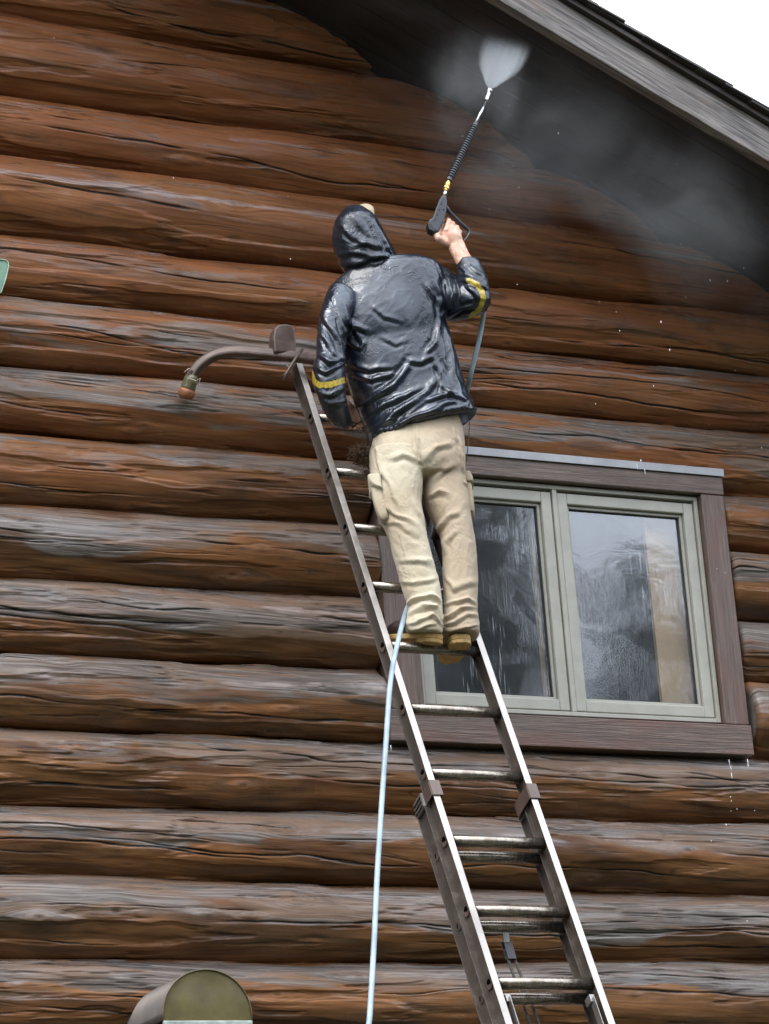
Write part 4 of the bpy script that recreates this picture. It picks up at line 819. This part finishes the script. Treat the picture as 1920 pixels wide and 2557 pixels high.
# ------------------------------------------------------------------ water: spray fan, mist, flying drops
noz=at(1223,222,yy(226)); tipc=at(1290,50,-.84); zax=nrm(tipc-noz); Lz=np.linalg.norm(tipc-noz)
xax=nrm(R_-zax*(R_@zax)); yax=np.cross(zax,xax)
def vol(name,col,dens_fn,aniso=.3):
    m_=bpy.data.materials.new(name); m_.use_nodes=True; N=NT.__new__(NT); N.m=m_; N.t=m_.node_tree; N.t.nodes.clear(); N.out=N.t.nodes.new('ShaderNodeOutputMaterial')
    pv=N.n('VolumePrincipled'); pv.inputs['Color'].default_value=col+(1,); pv.inputs['Anisotropy'].default_value=aniso; N.put(pv.inputs['Density'],dens_fn(N)); N.t.links.new(pv.outputs[0],N.out.inputs['Volume']); return m_
KPX=640.
def wz(z): return np.interp(z,[0,.05,.115,.18,.26],[.006,.03,.068,.085,.09])
fanpts=[];nn=9
mb=MB(); lev=np.linspace(0,Lz,14)
V=[]
for l in lev:
    hw=wz(l)*1.22+.006; ht=.010+l*.22
    for k in range(16):
        t=2*math.pi*k/16; V.append(V3(math.cos(t)*hw,math.sin(t)*ht,l))
F=[(i*16+k,i*16+(k+1)%16,(i+1)*16+(k+1)%16,(i+1)*16+k) for i in range(13) for k in range(16)]+[tuple(range(16))[::-1],tuple(range(13*16,14*16))]
def fan_d(N):
    p=N.coord(); s_=N.n('SeparateXYZ'); N.put(s_.inputs[0],p); x,y,z_=s_.outputs
    # half width w(z) as a smooth rise
    wv=N.math('MULTIPLY',N.math('SUBTRACT',1,N.math('POWER',2.718,N.math('MULTIPLY',z_,-11.))),.104); wv=N.math('ADD',wv,.004)
    e=N.math('DIVIDE',N.math('ABSOLUTE',x),wv); ex=N.rng(e,.35,1.12,1,0); ty=N.math('ADD',.005,N.math('MULTIPLY',z_,.16)); ey=N.rng(N.math('DIVIDE',N.math('ABSOLUTE',y),ty),.1,1,1,0)
    edge=N.math('ADD',.75,N.math('MULTIPLY',N.math('POWER',e,4),.5))
    fall=N.rng(z_,.12,.285,1,.0); near_=N.math('DIVIDE',.16,N.math('ADD',z_,.07)); n_=N.rng(N.noise(N.map(p,(75,75,4)),1,3,.55,0),.3,.72,.55,1.4)
    d=N.math('MULTIPLY',N.math('MULTIPLY',ex,ey),N.math('MULTIPLY',fall,near_)); d=N.math('MULTIPLY',d,edge); return N.math('MULTIPLY',N.math('MULTIPLY',d,n_),200.)
mf=vol('fan_spray_water',(.93,.97,1),fan_d,.2)
me=bpy.data.meshes.new('spray_fan'); me.from_pydata([tuple(v) for v in V],[],F); me.materials.append(mf)
fo=bpy.data.objects.new('water_spray',me); COL.objects.link(fo); fo.matrix_world=Matrix([[xax[i],yax[i],zax[i],noz[i]] for i in range(3)]+[[0,0,0,1]])
tag(fo,'white fan of water shooting from the nozzle up to the soffit','water spray',kind='stuff')
# drifting mist under the eave
mc=at(1500,330,-.55); me=bpy.data.meshes.new('mist'); bm=bmesh.new(); bmesh.ops.create_icosphere(bm,subdivisions=3,radius=1); bm.to_mesh(me); bm.free()
def mist_d(N):
    p=N.coord(); g=N.n('VectorMath',operation='LENGTH'); N.put(g.inputs[0],p); fall=N.rng(g.outputs['Value'],.25,1,1,0)
    n_=N.noise(N.map(p,(2.6,1.2,1.9),(4,1,2)),1,5,.6,.8); return N.math('MULTIPLY',N.math('MULTIPLY',fall,N.rng(n_,.40,.70,.0,1)),1.0)
mm=vol('drifting_mist',(.93,.96,1),mist_d,.0); me.materials.append(mm)
mo=bpy.data.objects.new('mist_cloud',me); COL.objects.link(mo); mo.location=tuple(mc); mo.scale=(1.5,.42,.92); mo.rotation_euler=(0,math.radians(26),0)
tag(mo,'pale mist drifting below the soffit right of the spray','mist',kind='stuff')
me2=me.copy(); me2.materials.clear()
def halo_d(N):
    p=N.coord(); g=N.n('VectorMath',operation='LENGTH'); N.put(g.inputs[0],p); return N.math('MULTIPLY',N.math('MULTIPLY',N.rng(g.outputs['Value'],.1,1,1,0),N.rng(N.noise(N.map(p,(1.6,1,1.3),(1,5,2)),1,4,.6,.6),.36,.66)),1.9)
me2.materials.append(vol('spray_halo',(.93,.96,1),halo_d,.0)); ho=bpy.data.objects.new('mist_cloud',me2); COL.objects.link(ho); ho.location=tuple(at(1195,215,-.72)); ho.scale=(.30,.20,.36); ho.rotation_euler=(0,math.radians(20),0)
tag(ho,'thin haze hanging round the nozzle and the lance','mist',kind='stuff')
M_drop=NT('water_drop').set(color=(.85,.88,.92),rough=.2,spec=.6)
mb=MB(); rr=random.Random(11)
known=[(1155,340),(1394,333),(1281,414),(1690,409),(1712,742),(1672,874),(1700,610),(1816,702),(1773,700),(1875,1012),(1835,925),(1771,1060),(1434,441),(1595,488),(433,445),(719,491),(725,647),(135,95),(1826,2000),(1825,2025),(1840,2020),(1884,2024),(1824,1990),(1813,2060),(1865,2300),(1600,1150),(1790,1420),(1810,1430),(1776,2100)]
for x,y in known+[(rr.uniform(1150,1915),rr.uniform(250,1150)) for _ in range(16)]:
    c=at(x,y,rr.uniform(-.8,-.3)); r_=rr.uniform(.0009,.0024); V,F=ball(c,r_,4,(1,1,rr.uniform(1,2.6))); mb.add(V,F)
for (x,y) in ((1820,1897),(1824,1912),(1826,1930),(1866,1895),(1867,1905),(1590,1158),(1609,1170),(975,1860)):
    mb.tube([at(x,y,-.16),at(x+2,y+14,-.16)],[.0012,.0022],6)
tag(mb.build('water_drops',M_drop.id_data if False else M_drop,None,smooth=True),'scattered water drops falling in front of the log wall','water drops',kind='stuff')
print('TRIS',sum(len(o.data.polygons) for o in bpy.data.objects if o.type=='MESH'))
